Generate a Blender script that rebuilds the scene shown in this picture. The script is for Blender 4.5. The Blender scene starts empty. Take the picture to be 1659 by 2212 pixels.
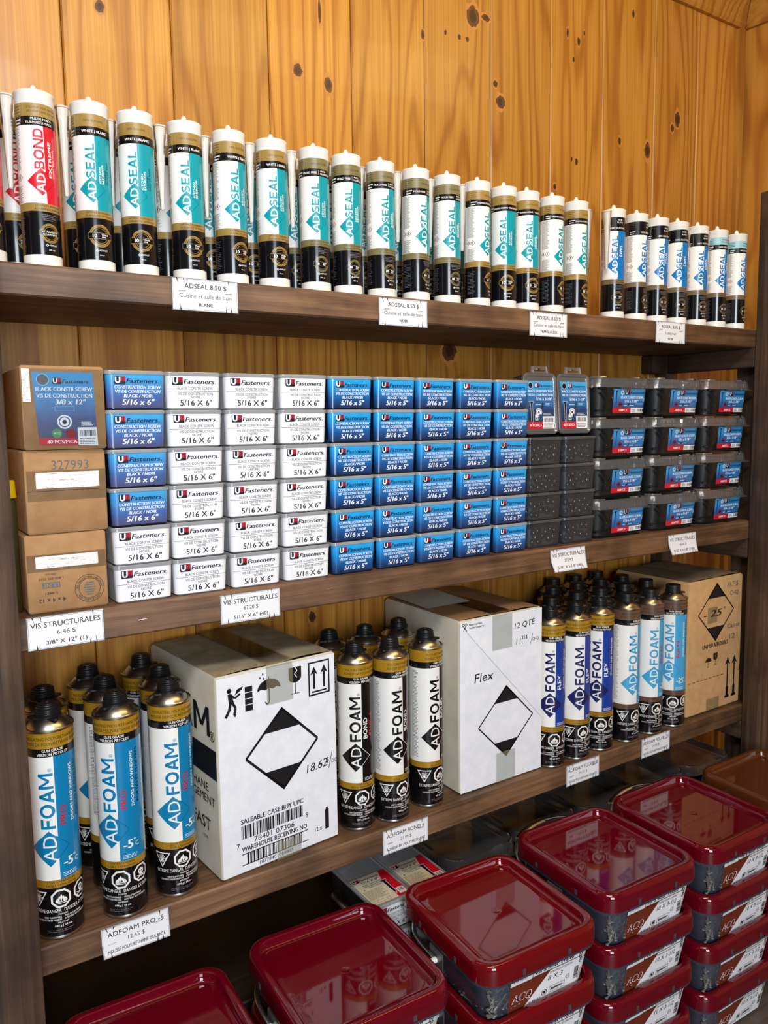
import bpy, math, random
from mathutils import Matrix, Vector
from mathutils.geometry import tessellate_polygon
PI = math.pi
S = bpy.context.scene
C = S.collection

# ------------------------------------------------------------------ camera, light, exposure
cam_d = bpy.data.cameras.new('camera')
cam = bpy.data.objects.new('camera', cam_d); C.objects.link(cam)
YAW, PITCH, ROLL, FPX = 0.57934, 0.11096, -0.01465, 1700.35
cp, sp, cy_, sy_ = math.cos(PITCH), math.sin(PITCH), math.cos(YAW), math.sin(YAW)
fw = Vector((sy_*cp, cy_*cp, -sp)); rt = Vector((cy_, -sy_, 0)); up = rt.cross(fw)
r2 = rt*math.cos(ROLL) + up*math.sin(ROLL); u2 = up*math.cos(ROLL) - rt*math.sin(ROLL)
M = Matrix((r2, u2, -fw)).transposed().to_4x4(); M.translation = (0, -1.09, 1.18)
cam.matrix_world = M
cam_d.sensor_fit = 'HORIZONTAL'; cam_d.sensor_width = 36.0; cam_d.lens = 36.0*FPX/1659.0
cam_d.clip_start = 0.02
S.camera = cam
S.view_settings.view_transform = 'Standard'; S.view_settings.look = 'None'
S.view_settings.gamma = 1.0; S.view_settings.use_curve_mapping = False
S.view_settings.exposure = 0.06
try:
    S.cycles.transparent_max_bounces = 24; S.cycles.max_bounces = 8
    S.cycles.caustics_reflective = False; S.cycles.caustics_refractive = False
except Exception: pass

def area(name, loc, target, sx, sy, power, col, spread=PI):
    d = bpy.data.lights.new(name, 'AREA'); d.shape = 'RECTANGLE'; d.size = sx; d.size_y = sy
    d.energy = power; d.color = col; d.spread = spread
    o = bpy.data.objects.new(name, d); C.objects.link(o); o.location = loc
    o.rotation_euler = (Vector(target)-Vector(loc)).to_track_quat('-Z', 'Y').to_euler()
    return o
w = bpy.data.worlds.new('room_light'); S.world = w; w.use_nodes = True
w.node_tree.nodes['Background'].inputs[0].default_value = (0.62, 0.72, 0.9, 1)
w.node_tree.nodes['Background'].inputs[1].default_value = 0.06
area('assumed_ceiling_light', (0.15, -1.15, 2.34), (0.75, 0.1, 0.5), 0.9, 0.35, 30, (0.96, 0.97, 1.0))  # assumed source overhead, unseen; guessed from how the shadows fall
area('assumed_window_daylight', (-0.4, -3.1, 1.3), (0.7, 0.0, 0.72), 1.0, 1.6, 78, (0.86, 0.93, 1.0))  # assumed window behind the camera: bare area light, no window is built
area('assumed_warm_ceiling_lamp', (1.15, -0.62, 2.34), (1.0, 0.28, 1.6), 1.3, 0.2, 10, (1.0, 0.76, 0.30))  # assumed warm lamp, unseen; added to give the upper wall its orange light

# ------------------------------------------------------------------ materials
def lin(c):
    return tuple((x/255/12.92 if x/255 <= .04045 else ((x/255+.055)/1.055)**2.4) for x in c) + (1,)
MATS = {}
def mat(name, rgb, rough=.5, metal=0, coat=0, spec=.5):
    if name in MATS: return MATS[name]
    m = bpy.data.materials.new(name); m.use_nodes = True
    b = m.node_tree.nodes['Principled BSDF']
    b.inputs['Base Color'].default_value = lin(rgb); b.inputs['Roughness'].default_value = rough
    b.inputs['Metallic'].default_value = metal; b.inputs['Coat Weight'].default_value = coat
    b.inputs['Coat Roughness'].default_value = .05
    b.inputs['Specular IOR Level'].default_value = spec
    m.diffuse_color = lin(rgb); MATS[name] = m
    return m
def nodes(m): return m.node_tree.nodes, m.node_tree.links, m.node_tree.nodes['Principled BSDF']
def ramp(N, stops):
    r = N.new('ShaderNodeValToRGB'); e = r.color_ramp.elements
    while len(e) < len(stops): e.new(.5)
    for k, (p, c) in enumerate(stops): e[k].position = p; e[k].color = lin(c)
    return r
def clear(name, rgb, alpha, rough=.06, haze=.1):
    """thin see-through plastic: alpha = share of the surface that is seen as hazy plastic"""
    m = bpy.data.materials.new(name); m.use_nodes = True
    N, L = m.node_tree.nodes, m.node_tree.links
    b = N['Principled BSDF']; b.inputs['Base Color'].default_value = lin(rgb)
    b.inputs['Roughness'].default_value = rough
    t = N.new('ShaderNodeBsdfTransparent'); t.inputs[0].default_value = (.96, .97, .97, 1)
    b.inputs['Specular IOR Level'].default_value = 0
    fr = N.new('ShaderNodeFresnel'); fr.inputs[0].default_value = 1.45
    gl = N.new('ShaderNodeBsdfGlossy'); gl.inputs['Roughness'].default_value = rough; gl.inputs['Color'].default_value = (.95, .95, .95, 1)
    m1 = N.new('ShaderNodeMixShader'); m1.inputs[0].default_value = alpha
    mx = N.new('ShaderNodeMixShader')
    L.new(t.outputs[0], m1.inputs[1]); L.new(b.outputs[0], m1.inputs[2]); L.new(fr.outputs[0], mx.inputs[0])
    L.new(m1.outputs[0], mx.inputs[1]); L.new(gl.outputs[0], mx.inputs[2])
    L.new(mx.outputs[0], N['Material Output'].inputs[0])
    MATS[name] = m
    return m
def wood(name, cols, axis, scale=1.0, rough=.55, coat=0):
    """stained or varnished timber, grain running along axis"""
    m = mat(name, cols[1], rough, coat=coat); N, L, b = nodes(m)
    tc = N.new('ShaderNodeTexCoord'); mp = N.new('ShaderNodeMapping')
    k = {'X': (2.2, 55, 55), 'Y': (55, 2.2, 55), 'Z': (55, 55, 2.2)}[axis]
    mp.inputs['Scale'].default_value = tuple(v*scale for v in k)
    oi = N.new('ShaderNodeObjectInfo'); va = N.new('ShaderNodeVectorMath'); va.operation = 'ADD'
    sc = N.new('ShaderNodeMath'); sc.operation = 'MULTIPLY'; sc.inputs[1].default_value = 7.3
    L.new(oi.outputs['Random'], sc.inputs[0]); L.new(tc.outputs['Object'], va.inputs[0]); L.new(sc.outputs[0], va.inputs[1])
    L.new(va.outputs[0], mp.inputs[0])
    n1 = N.new('ShaderNodeTexNoise'); n1.inputs['Scale'].default_value = 1.4; n1.inputs['Detail'].default_value = 8
    n1.inputs['Roughness'].default_value = .68; n1.inputs['Distortion'].default_value = .5
    L.new(mp.outputs[0], n1.inputs['Vector'])
    r = ramp(N, [(.28, cols[0]), (.5, cols[1]), (.74, cols[2])]); L.new(n1.outputs[0], r.inputs[0])
    n2 = N.new('ShaderNodeTexNoise'); n2.inputs['Scale'].default_value = 9; n2.inputs['Detail'].default_value = 3
    L.new(va.outputs[0], n2.inputs['Vector'])
    r3 = ramp(N, [(.36, (150, 146, 142)), (.6, (255, 255, 255))]); L.new(n2.outputs[0], r3.inputs[0])
    mx = N.new('ShaderNodeMix'); mx.data_type = 'RGBA'; mx.blend_type = 'MULTIPLY'; mx.inputs[0].default_value = .75
    L.new(r.outputs[0], mx.inputs[6]); L.new(r3.outputs[0], mx.inputs[7]); L.new(mx.outputs[2], b.inputs['Base Color'])
    bp = N.new('ShaderNodeBump'); bp.inputs['Strength'].default_value = .25; bp.inputs['Distance'].default_value = .002
    L.new(n1.outputs[0], bp.inputs['Height']); L.new(bp.outputs[0], b.inputs['Normal'])
    return m
STAIN_X = wood('brown stained timber along', [(70, 47, 31), (118, 85, 58), (150, 114, 82)], 'X')
STAIN_Z = wood('brown stained timber upright', [(44, 32, 24), (78, 58, 43), (108, 84, 64)], 'Z')
TIMBER_D = wood('blackish timber', [(20, 14, 10), (34, 24, 17), (50, 36, 26)], 'X')  # far darker than the other shelf boards
STAIN_Y = wood('dark stained timber across', [(40, 28, 20), (64, 46, 34), (84, 62, 46)], 'Y')

def pine(name, tint=(1, 1, 1)):
    m = mat(name, (206, 146, 72), .4, coat=.06); N, L, b = nodes(m)
    tc = N.new('ShaderNodeTexCoord'); at = N.new('ShaderNodeAttribute'); at.attribute_name = 'plank'
    off = N.new('ShaderNodeVectorMath'); off.operation = 'MULTIPLY_ADD'
    L.new(at.outputs['Color'], off.inputs[0]); off.inputs[1].default_value = (3, 5, 17); L.new(tc.outputs['Object'], off.inputs[2])
    mp = N.new('ShaderNodeMapping'); mp.inputs['Scale'].default_value = (5.0, 3, .55); L.new(off.outputs[0], mp.inputs[0])
    lo = N.new('ShaderNodeTexNoise'); lo.inputs['Scale'].default_value = 1.3; lo.inputs['Detail'].default_value = 2
    L.new(mp.outputs[0], lo.inputs['Vector'])
    sep = N.new('ShaderNodeSeparateXYZ'); L.new(off.outputs[0], sep.inputs[0])
    # growth rings: distance field of the low noise plus the across-grain coordinate
    m1 = N.new('ShaderNodeMath'); m1.operation = 'MULTIPLY_ADD'; m1.inputs[1].default_value = 70
    m2 = N.new('ShaderNodeMath'); m2.operation = 'MULTIPLY'; m2.inputs[1].default_value = 120
    L.new(sep.outputs[0], m2.inputs[0]); L.new(lo.outputs[0], m1.inputs[0]); L.new(m2.outputs[0], m1.inputs[2])
    sn = N.new('ShaderNodeMath'); sn.operation = 'SINE'; L.new(m1.outputs[0], sn.inputs[0])
    r = ramp(N, [(0, (198, 141, 58)), (.7, (190, 131, 50)), (1, (168, 108, 37))])
    mr = N.new('ShaderNodeMapRange'); mr.inputs[1].default_value = -1; mr.inputs[2].default_value = 1
    L.new(sn.outputs[0], mr.inputs[0]); L.new(mr.outputs[0], r.inputs[0])
    fm = N.new('ShaderNodeMapping'); fm.inputs['Scale'].default_value = (160, 20, 2.2); L.new(off.outputs[0], fm.inputs[0])
    fn = N.new('ShaderNodeTexNoise'); fn.inputs['Scale'].default_value = 1.6; fn.inputs['Detail'].default_value = 5; L.new(fm.outputs[0], fn.inputs['Vector'])
    fr = ramp(N, [(.3, (214, 200, 184)), (.65, (255, 255, 255))]); L.new(fn.outputs[0], fr.inputs[0])
    mx = N.new('ShaderNodeMix'); mx.data_type = 'RGBA'; mx.blend_type = 'MULTIPLY'; mx.inputs[0].default_value = .8
    L.new(r.outputs[0], mx.inputs[6]); L.new(fr.outputs[0], mx.inputs[7])
    hs = N.new('ShaderNodeHueSaturation'); L.new(mx.outputs[2], hs.inputs['Color'])
    sv = N.new('ShaderNodeMapRange'); sv.inputs[3].default_value = .86; sv.inputs[4].default_value = 1.1
    sx = N.new('ShaderNodeSeparateXYZ'); L.new(at.outputs['Color'], sx.inputs[0]); L.new(sx.outputs[0], sv.inputs[0])
    L.new(sv.outputs[0], hs.inputs['Value']); L.new(hs.outputs[0], b.inputs['Base Color'])
    return m
PINE = pine('varnished knotty pine')
def cardboard(name, c0, c1, sc=60):
    m = mat(name, c0, .8, spec=.25); N, L, b = nodes(m)
    tc = N.new('ShaderNodeTexCoord'); n = N.new('ShaderNodeTexNoise'); n.inputs['Scale'].default_value = sc; n.inputs['Detail'].default_value = 5
    L.new(tc.outputs['Object'], n.inputs['Vector']); r = ramp(N, [(.35, c0), (.68, c1)]); L.new(n.outputs[0], r.inputs[0]); L.new(r.outputs[0], b.inputs['Base Color'])
    n2 = N.new('ShaderNodeTexNoise'); n2.inputs['Scale'].default_value = 18; L.new(tc.outputs['Object'], n2.inputs['Vector'])
    bp = N.new('ShaderNodeBump'); bp.inputs['Strength'].default_value = .3; bp.inputs['Distance'].default_value = .004
    L.new(n2.outputs[0], bp.inputs['Height']); L.new(bp.outputs[0], b.inputs['Normal'])
    return m
KRAFT = cardboard('kraft cardboard', (166, 126, 84), (178, 138, 96))
WCARD = cardboard('white coated cardboard', (226, 229, 236), (236, 238, 243))
WSIDE = cardboard('white carton flank', (206, 200, 184), (196, 188, 168), 25)
def grad(name, stops, z0, z1, rough=.3):
    """a printed colour blend along the label's height"""
    m = mat(name, stops[0][1], rough, coat=.3); N, L, b = nodes(m)
    tc = N.new('ShaderNodeTexCoord'); s = N.new('ShaderNodeSeparateXYZ'); L.new(tc.outputs['Object'], s.inputs[0])
    mr = N.new('ShaderNodeMapRange'); mr.inputs[1].default_value = z0; mr.inputs[2].default_value = z1; L.new(s.outputs[2], mr.inputs[0])
    n = N.new('ShaderNodeTexNoise'); n.inputs['Scale'].default_value = 70; L.new(tc.outputs['Object'], n.inputs['Vector'])
    a = N.new('ShaderNodeMath'); a.operation = 'MULTIPLY_ADD'; a.inputs[1].default_value = .22; L.new(n.outputs[0], a.inputs[0])
    sb = N.new('ShaderNodeMath'); sb.operation = 'SUBTRACT'; sb.inputs[1].default_value = .11; L.new(mr.outputs[0], sb.inputs[0]); L.new(sb.outputs[0], a.inputs[2])
    r = ramp(N, stops); L.new(a.outputs[0], r.inputs[0]); L.new(r.outputs[0], b.inputs['Base Color'])
    return m
BLUE5 = grad('printed blue blend', [(0, (26, 44, 78)), (.28, (28, 78, 140)), (.62, (24, 134, 208)), (1, (40, 172, 240))], .002, .048)
BLUE6 = grad('printed blue blend with painted violet glare', [(0, (78, 78, 112)), (.3, (72, 98, 160)), (.68, (66, 140, 208)), (1, (66, 170, 228))], .002, .048)  # blue print blend with the violet cast of glare painted in
BLUEL = grad('printed blue tub sticker', [(0, (34, 60, 112)), (.3, (40, 100, 170)), (.65, (46, 146, 216)), (1, (64, 176, 236))], .016, .058)
BLUEU = grad('printed blue box sticker', [(0, (18, 34, 62)), (.4, (28, 62, 112)), (.75, (40, 128, 200)), (1, (60, 170, 230))], -.0485, .0435)
BLUEC = grad('printed blue carton sticker', [(0, (70, 74, 92)), (.35, (84, 94, 140)), (.62, (84, 140, 196)), (1, (70, 156, 212))], .006, .098)
WHT = mat('white plastic', (240, 238, 230), .3, coat=.3)
LWHT = mat('label white', (240, 239, 234), .3, coat=.4)
PAPER = mat('white paper', (236, 237, 240), .55)
INK = mat('black ink', (24, 24, 28), .4)
BLK = mat('label black', (14, 14, 17), .2, coat=.5)
GREY = mat('grey ink', (96, 98, 104), .5)
GOLD = mat('label gold', (158, 128, 66), .3, coat=.4)
GOLD2 = mat('label olive gold', (126, 116, 76), .3, coat=.4)
GOLDC = mat('can gold', (186, 142, 36), .22, metal=.25, coat=.5)
BROWN = mat('can brown', (112, 84, 70), .25, metal=.2, coat=.5)
DGOLD = mat('dark ink on gold', (58, 46, 24), .4)
TEAL = mat('label teal', (0, 150, 164), .3, coat=.4)
DTEAL = mat('label dark teal', (0, 110, 124), .3)
RED = mat('label red', (206, 20, 44), .3, coat=.4)
DRED = mat('label dark red', (150, 10, 30), .3)
PROB = mat('label pro blue', (0, 124, 176), .3, coat=.5)
DPRO = mat('label deep pro blue', (0, 84, 128), .3)
NAVY = mat('label navy', (26, 32, 92), .3, coat=.5)
FLEXB = mat('label flex blue', (24, 62, 150), .3, coat=.5)
SKY = mat('label sky blue', (64, 164, 214), .3, coat=.5)
DWSB = mat('label dws blue', (0, 116, 188), .3, coat=.4)
LTBL = mat('label pale blue', (150, 200, 212), .3, coat=.4)
U2NAVY = mat('logo navy', (28, 32, 48), .35)
U2RED = mat('logo red', (190, 40, 56), .35)
GREEN = mat('label green', (70, 150, 90), .35)
TAPE = None
SILV = mat('tinned steel', (190, 186, 176), .28, metal=1)
STEEL = mat('staple steel', (215, 215, 220), .3, metal=.9)
VALVE = mat('black valve plastic', (20, 20, 22), .42)
SCREWB = mat('black screw steel', (17, 18, 20), .22, metal=.2, coat=.6)
SCREWG = mat('coated screw steel', (120, 118, 114), .5, metal=.3)
MASS = mat('dark heap of screws', (15, 16, 18), .5)
MASSB = mat('heap of screws with painted haze', (56, 58, 62), .6)  # black screws greyed: the plastic's haze is painted into the heap
MASSG = mat('grey heap of screws', (62, 62, 68), .7)
LIDRED = mat('red lid plastic', (98, 4, 22), .05, coat=.3)
LIDRED2 = mat('red lid plastic bright', (106, 7, 15), .05, coat=.3)
LIDBRN = mat('brown lid plastic', (88, 44, 18), .1, coat=.2)
ACQB = mat('label rust', (112, 46, 26), .4)
KNOT = mat('pine knot', (92, 52, 22), .45)
KNOT2 = mat('pine knot heart', (58, 32, 16), .45)
KRING = mat('pine knot ring', (186, 124, 58), .42)
YEL = mat('yellow cap plastic', (236, 188, 0), .35)
CLEAR = clear('clear plastic', (190, 196, 200), .10)
CLEARB = clear('clear tub plastic', (150, 156, 162), .025, .05)
HAZE = clear('hazy lid plastic', (176, 178, 180), .15, .18)
BOXLID = clear('box lid plastic', (196, 199, 203), .5, .15)
BAIL = clear('cloudy handle plastic', (176, 174, 160), .5, .25)
CLEARR = clear('clouded bucket plastic', (96, 102, 120), .40, .2)
SMOKE = clear('smoky box plastic', (120, 125, 132), .15, .12)
NOZ = clear('milky nozzle plastic', (228, 225, 216), .62, .32)
TAPE = clear('yellowed tape', (246, 232, 178), .14, .2)
FILM = clear('clear packing tape', (200, 180, 150), .0, .08)
def glare_tape():  # clear tape; its white glare is painted in as pale streaks
    m = mat('crinkled tape with painted glare', (206, 198, 188), .2, coat=.6); N, L, b = nodes(m)
    tc = N.new('ShaderNodeTexCoord'); n = N.new('ShaderNodeTexNoise'); n.inputs['Scale'].default_value = 60; n.inputs['Detail'].default_value = 8; n.inputs['Roughness'].default_value = .75
    mp = N.new('ShaderNodeMapping'); mp.inputs['Scale'].default_value = (1.6, 1, 7); L.new(tc.outputs['Object'], mp.inputs[0])
    L.new(mp.outputs[0], n.inputs['Vector']); r = ramp(N, [(.34, (150, 146, 140)), (.47, (238, 237, 234))]); L.new(n.outputs[0], r.inputs[0]); L.new(r.outputs[0], b.inputs['Base Color'])
    bp = N.new('ShaderNodeBump'); bp.inputs['Strength'].default_value = .4; bp.inputs['Distance'].default_value = .001
    L.new(n.outputs[0], bp.inputs['Height']); L.new(bp.outputs[0], b.inputs['Normal'])
    return m
STAPE = glare_tape()

# ------------------------------------------------------------------ mesh building
class G:
    def __init__(s): s.v = []; s.f = []; s.m = []; s.mats = []; s.n = None
    def mi(s, m):
        if m not in s.mats: s.mats.append(m)
        return s.mats.index(m)
    def add(s, vs, fs, m):
        o = len(s.v); s.v += [tuple(p) for p in vs]; k = s.mi(m)
        for f in fs: s.f.append(tuple(i+o for i in f)); s.m.append(k)
        return s
    def box(s, x0, y0, z0, x1, y1, z1, m):
        return s.add([(x0,y0,z0),(x1,y0,z0),(x1,y1,z0),(x0,y1,z0),(x0,y0,z1),(x1,y0,z1),(x1,y1,z1),(x0,y1,z1)],
                     [(0,3,2,1),(4,5,6,7),(0,1,5,4),(1,2,6,5),(2,3,7,6),(3,0,4,7)], m)
    def lathe(s, prof, m, n=40, cx=0, cy=0, cap=(True, True)):
        vs = []; fs = []
        for r, z in prof:
            for k in range(n):
                a = 2*PI*k/n; vs.append((cx+r*math.sin(a), cy-r*math.cos(a), z))
        for j in range(len(prof)-1):
            for k in range(n):
                k2 = (k+1) % n; fs.append((j*n+k, j*n+k2, (j+1)*n+k2, (j+1)*n+k))
        if cap[0]: fs.append(tuple(range(n-1, -1, -1)))
        if cap[1]: fs.append(tuple((len(prof)-1)*n+k for k in range(n)))
        return s.add(vs, fs, m)
    def rr(s, rings, m, cap=(True, True), n=6, cx=0, cy=0):
        """loft of rounded rectangles: (z, half width, half depth, corner radius)"""
        vs = []; fs = []; c = 4*(n+1)
        for z, a, b, r in rings:
            for q, (sx, sy, a0) in enumerate(((1,-1,-PI/2),(1,1,0),(-1,1,PI/2),(-1,-1,PI))):
                for k in range(n+1):
                    t = a0+PI/2*k/n
                    vs.append((cx+sx*(a-r)+r*math.cos(t), cy+sy*(b-r)+r*math.sin(t), z))
        for j in range(len(rings)-1):
            for k in range(c):
                k2 = (k+1) % c; fs.append((j*c+k, j*c+k2, (j+1)*c+k2, (j+1)*c+k))
        if cap[0]: fs.append(tuple(range(c-1, -1, -1)))
        if cap[1]: fs.append(tuple((len(rings)-1)*c+k for k in range(c)))
        return s.add(vs, fs, m)
    def tube(s, pts, r, m, n=8, flat=1.0):
        P = [Vector(p) for p in pts]; vs = []; fs = []
        for i, p in enumerate(P):
            t = (P[min(i+1, len(P)-1)]-P[max(i-1, 0)]).normalized()
            a = t.cross(Vector((0, 0, 1)))
            if a.length < 1e-3: a = Vector((1, 0, 0))
            a.normalize(); b = a.cross(t)
            for k in range(n): vs.append(p+a*r*math.cos(2*PI*k/n)+b*r*flat*math.sin(2*PI*k/n))
        for j in range(len(P)-1):
            for k in range(n):
                k2 = (k+1) % n; fs.append((j*n+k, j*n+k2, (j+1)*n+k2, (j+1)*n+k))
        fs.append(tuple(range(n-1, -1, -1))); fs.append(tuple((len(P)-1)*n+k for k in range(n)))
        return s.add(vs, fs, m)
    def mesh(s, name, ang=40):
        me = bpy.data.meshes.new(name); me.from_pydata(s.v, [], s.f)
        for m in s.mats: me.materials.append(m)
        me.polygons.foreach_set('material_index', s.m)
        me.polygons.foreach_set('use_smooth', [True]*len(s.f))
        if s.n: me.normals_split_custom_set_from_vertices(s.n)
        else: me.set_sharp_from_angle(angle=math.radians(ang))
        me.update()
        return me
    def obj(s, name, parent=None, ang=40):
        return mk(name, s.mesh(name, ang), parent)
def mk(name, data, parent=None):
    o = bpy.data.objects.new(name, data); C.objects.link(o)
    if parent: o.parent = parent
    return o
def tape(x0, y0, z0, x1, y1, z1, m, parent):
    g = G()
    if y1-y0 < .002: g.add([(x0, y0, z0), (x1, y0, z0), (x1, y0, z1), (x0, y0, z1)], [(0, 1, 2, 3)], m)
    else: g.add([(x0, y0, z1), (x1, y0, z1), (x1, y1, z1), (x0, y1, z1)], [(0, 1, 2, 3)], m)
    return g.obj('tape', parent)
def tag(o, label, cat, group=None, kind=None):
    if label: o['label'] = label
    if cat: o['category'] = cat
    if group: o['group'] = group
    if kind: o['kind'] = kind
    return o
def thing(name, label, cat, loc=(0, 0, 0), rz=0, group=None):
    o = mk(name, None); o.empty_display_size = .01
    o.location = loc; o.rotation_euler = (0, 0, rz)
    return tag(o, label, cat, group)
def inst(name, parts, label, cat, loc, rz=0, group=None, rx=0):
    """one more of a kind: parts = [(name, mesh, sub-parts or None, location or None)]"""
    t = thing(name, label, cat, loc, rz, group); t.rotation_euler = (rx, 0, rz)
    for p in parts:
        o = mk(p[0], p[1], t)
        if len(p) > 3 and p[3]: o.location = p[3]
        if len(p) > 4 and p[4]: o['kind'] = p[4]
        for q in (p[2] if len(p) > 2 and p[2] else []): mk(q[0], q[1], o)
    return t

# ------------------------------------------------------------------ flat artwork, wrapped on to a surface
_tc = {}
def glyphs(s, bold, sh):
    k = (s, bold, sh)
    if k not in _tc:
        cu = bpy.data.curves.new('letters', 'FONT'); cu.body = s; cu.size = 1; cu.resolution_u = 2; cu.offset = bold; cu.shear = sh
        o = bpy.data.objects.new('letters', cu); me = o.to_mesh()
        V = [(v.co.x/.706, v.co.y/.706) for v in me.vertices]
        P = [[V[i] for i in p.vertices] for p in me.polygons]
        xs = [v[0] for v in V] or [0]
        _tc[k] = (P, min(xs), max(xs)); o.to_mesh_clear(); bpy.data.objects.remove(o); bpy.data.curves.remove(cu)
    return _tc[k]
class Art:
    def __init__(s): s.p = []
    def poly(s, pts, m, l=1):
        s.p.append(([tuple(p) for p in pts], m, l)); return s
    def rect(s, a, b, c, d, m, l=1): return s.poly([(a, b), (c, b), (c, d), (a, d)], m, l)
    def line(s, p, q, wd, m, l=1):
        dx, dy = q[0]-p[0], q[1]-p[1]; d = math.hypot(dx, dy) or 1; x, y = -dy/d*wd/2, dx/d*wd/2
        return s.poly([(p[0]-x, p[1]-y), (q[0]-x, q[1]-y), (q[0]+x, q[1]+y), (p[0]+x, p[1]+y)], m, l)
    def path(s, pts, wd, m, l=1, close=False):
        pts = list(pts)
        for p, q in zip(pts, pts[1:]+(pts[:1] if close else [])): s.line(p, q, wd, m, l)
        return s
    def frame(s, a, b, c, d, wd, m, l=1):
        s.rect(a, b, c, b+wd, m, l); s.rect(a, d-wd, c, d, m, l); s.rect(a, b+wd, a+wd, d-wd, m, l); s.rect(c-wd, b+wd, c, d-wd, m, l); return s
    def ngon(s, cx, cy, r, n, m, l=1, a0=0):
        return s.poly([(cx+r*math.cos(a0+2*PI*k/n), cy+r*math.sin(a0+2*PI*k/n)) for k in range(n)], m, l)
    def ring(s, cx, cy, r0, r1, m, l=1, n=32, a0=0):
        for k in range(n):
            a, b = a0+2*PI*k/n, a0+2*PI*(k+1)/n
            s.poly([(cx+r0*math.cos(a), cy+r0*math.sin(a)), (cx+r1*math.cos(a), cy+r1*math.sin(a)), (cx+r1*math.cos(b), cy+r1*math.sin(b)), (cx+r0*math.cos(b), cy+r0*math.sin(b))], m, l)
        return s
    def text(s, t, u, v, h, m, l=2, al='c', rot=0, bold=.0, sh=0, w=None, xs=1.0):
        P, x0, x1 = glyphs(t, 0, sh); k = h*xs
        if w: k = w/(x1-x0)
        ox = {'l': x0, 'c': (x0+x1)/2, 'r': x1}[al]; ca, sa = math.cos(math.radians(rot)), math.sin(math.radians(rot))
        for j, dx in enumerate((-bold, 0, bold) if bold > .006 else (0,)):   # each pass a hair further out
            for p in P: s.p.append(([(u+(x+dx-ox)*k*ca-y*h*sa, v+(x+dx-ox)*k*sa+y*h*ca) for x, y in p], m, l+.3*j))
        return s
    def logo(s, t, u, v, h, m, l, w, rot=90):
        """heavy geometric capitals"""
        L_ = {'A': .985, 'D': .92, 'F': .76, 'O': 1.06, 'M': 1.2, 'S': .80, 'E': .76, 'L': .72, 'B': .84, 'N': 1.0}
        tot = sum(L_[q] for q in t)+.11*(len(t)-1); k = w/tot; x = 0; P = []
        R_ = lambda a, b, c, d: [(a, b), (c, b), (c, d), (a, d)]
        def arc(cx, cy, rx, ry, th, a0, a1, n=10):
            for i in range(n):
                p, q = [math.radians(a0+(a1-a0)*j/n) for j in (i, i+1)]
                yield [(cx+rx*math.cos(p), cy+ry*math.sin(p)), (cx+rx*math.cos(q), cy+ry*math.sin(q)), (cx+(rx-th)*math.cos(q), cy+(ry-th)*math.sin(q)), (cx+(rx-th)*math.cos(p), cy+(ry-th)*math.sin(p))]
        for q in t:
            g = []
            if q == 'A': g = [[(0, 0), (.235, 0), (.60, 1), (.385, 1)], [(.985, 0), (.75, 0), (.385, 1), (.60, 1)], R_(.22, .2, .76, .38)]
            if q == 'D': g = [R_(0, 0, .22, 1), R_(.2, .8, .42, 1), R_(.2, 0, .42, .2)]+list(arc(.42, .5, .5, .5, .2, -90, 90, 14))
            if q == 'F': g = [R_(0, 0, .22, 1), R_(.2, .8, .76, 1), R_(.2, .4, .68, .59)]
            if q == 'E': g = [R_(0, 0, .22, 1), R_(.2, .81, .76, 1), R_(.2, .41, .7, .59), R_(.2, 0, .76, .19)]
            if q == 'L': g = [R_(0, 0, .22, 1), R_(.2, 0, .72, .19)]
            if q == 'O': g = list(arc(.53, .5, .53, .52, .21, 0, 360, 28))
            if q == 'N': g = [R_(0, 0, .21, 1), R_(.79, 0, 1, 1), [(0, 1), (.24, 1), (1, 0), (.76, 0)]]
            if q == 'M': g = [R_(0, 0, .21, 1), R_(.99, 0, 1.2, 1), [(.02, 1), (.24, 1), (.70, .26), (.50, .26)], [(1.18, 1), (.96, 1), (.50, .26), (.70, .26)]]
            if q == 'B': g = [R_(0, 0, .22, 1), R_(.2, .82, .5, 1), R_(.2, .42, .52, .59), R_(.2, 0, .52, .18)]+list(arc(.5, .71, .30, .29, .18, -90, 90))+list(arc(.52, .295, .32, .295, .18, -90, 90))
            if q == 'S': g = list(arc(.40, .715, .36, .30, .195, 25, 270, 16))+list(arc(.40, .295, .39, .305, .195, 90, -150, 16))
            P += [[(x+px, py) for px, py in f] for f in g]; x += L_[q]+.11
        ca, sa = math.cos(math.radians(rot)), math.sin(math.radians(rot))
        for f in P: s.p.append(([(u+px*k*ca-py*h*sa, v+px*k*sa+py*h*ca) for px, py in f], m, l))
        return s
    def arc(s, t, cx, cy, r, h, m, l=2, a0=90, step=9, flip=False):
        n = len(t)
        for i, ch in enumerate(t):
            if ch == ' ': continue
            d = (i-(n-1)/2)*step
            a = a0-d if not flip else a0+d
            rr = r if not flip else r+h
            s.text(ch, cx+rr*math.cos(math.radians(a)), cy+rr*math.sin(math.radians(a)), h, m, l, rot=a-90 if not flip else a+90, bold=.01)
        return s
    def micro(s, a, b, c, d, rows, m, l=2, seed=1, fill=.45, vert=False):
        """rows of print too small to read"""
        R = random.Random(seed); W, H = (c-a, d-b) if not vert else (d-b, c-a); pit = H/rows
        for k in range(rows):
            x = 0; end = W*R.uniform(.72, 1)
            while x < end:
                wd = min(R.uniform(.05, .2)*W, end-x); y = H-(k+1)*pit
                if vert: s.rect(a+y, b+x, a+y+pit*fill, b+x+wd, m, l)
                else: s.rect(a+x, b+y, a+x+wd, b+y+pit*fill, m, l)
                x += wd+W*.025
        return s
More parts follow.
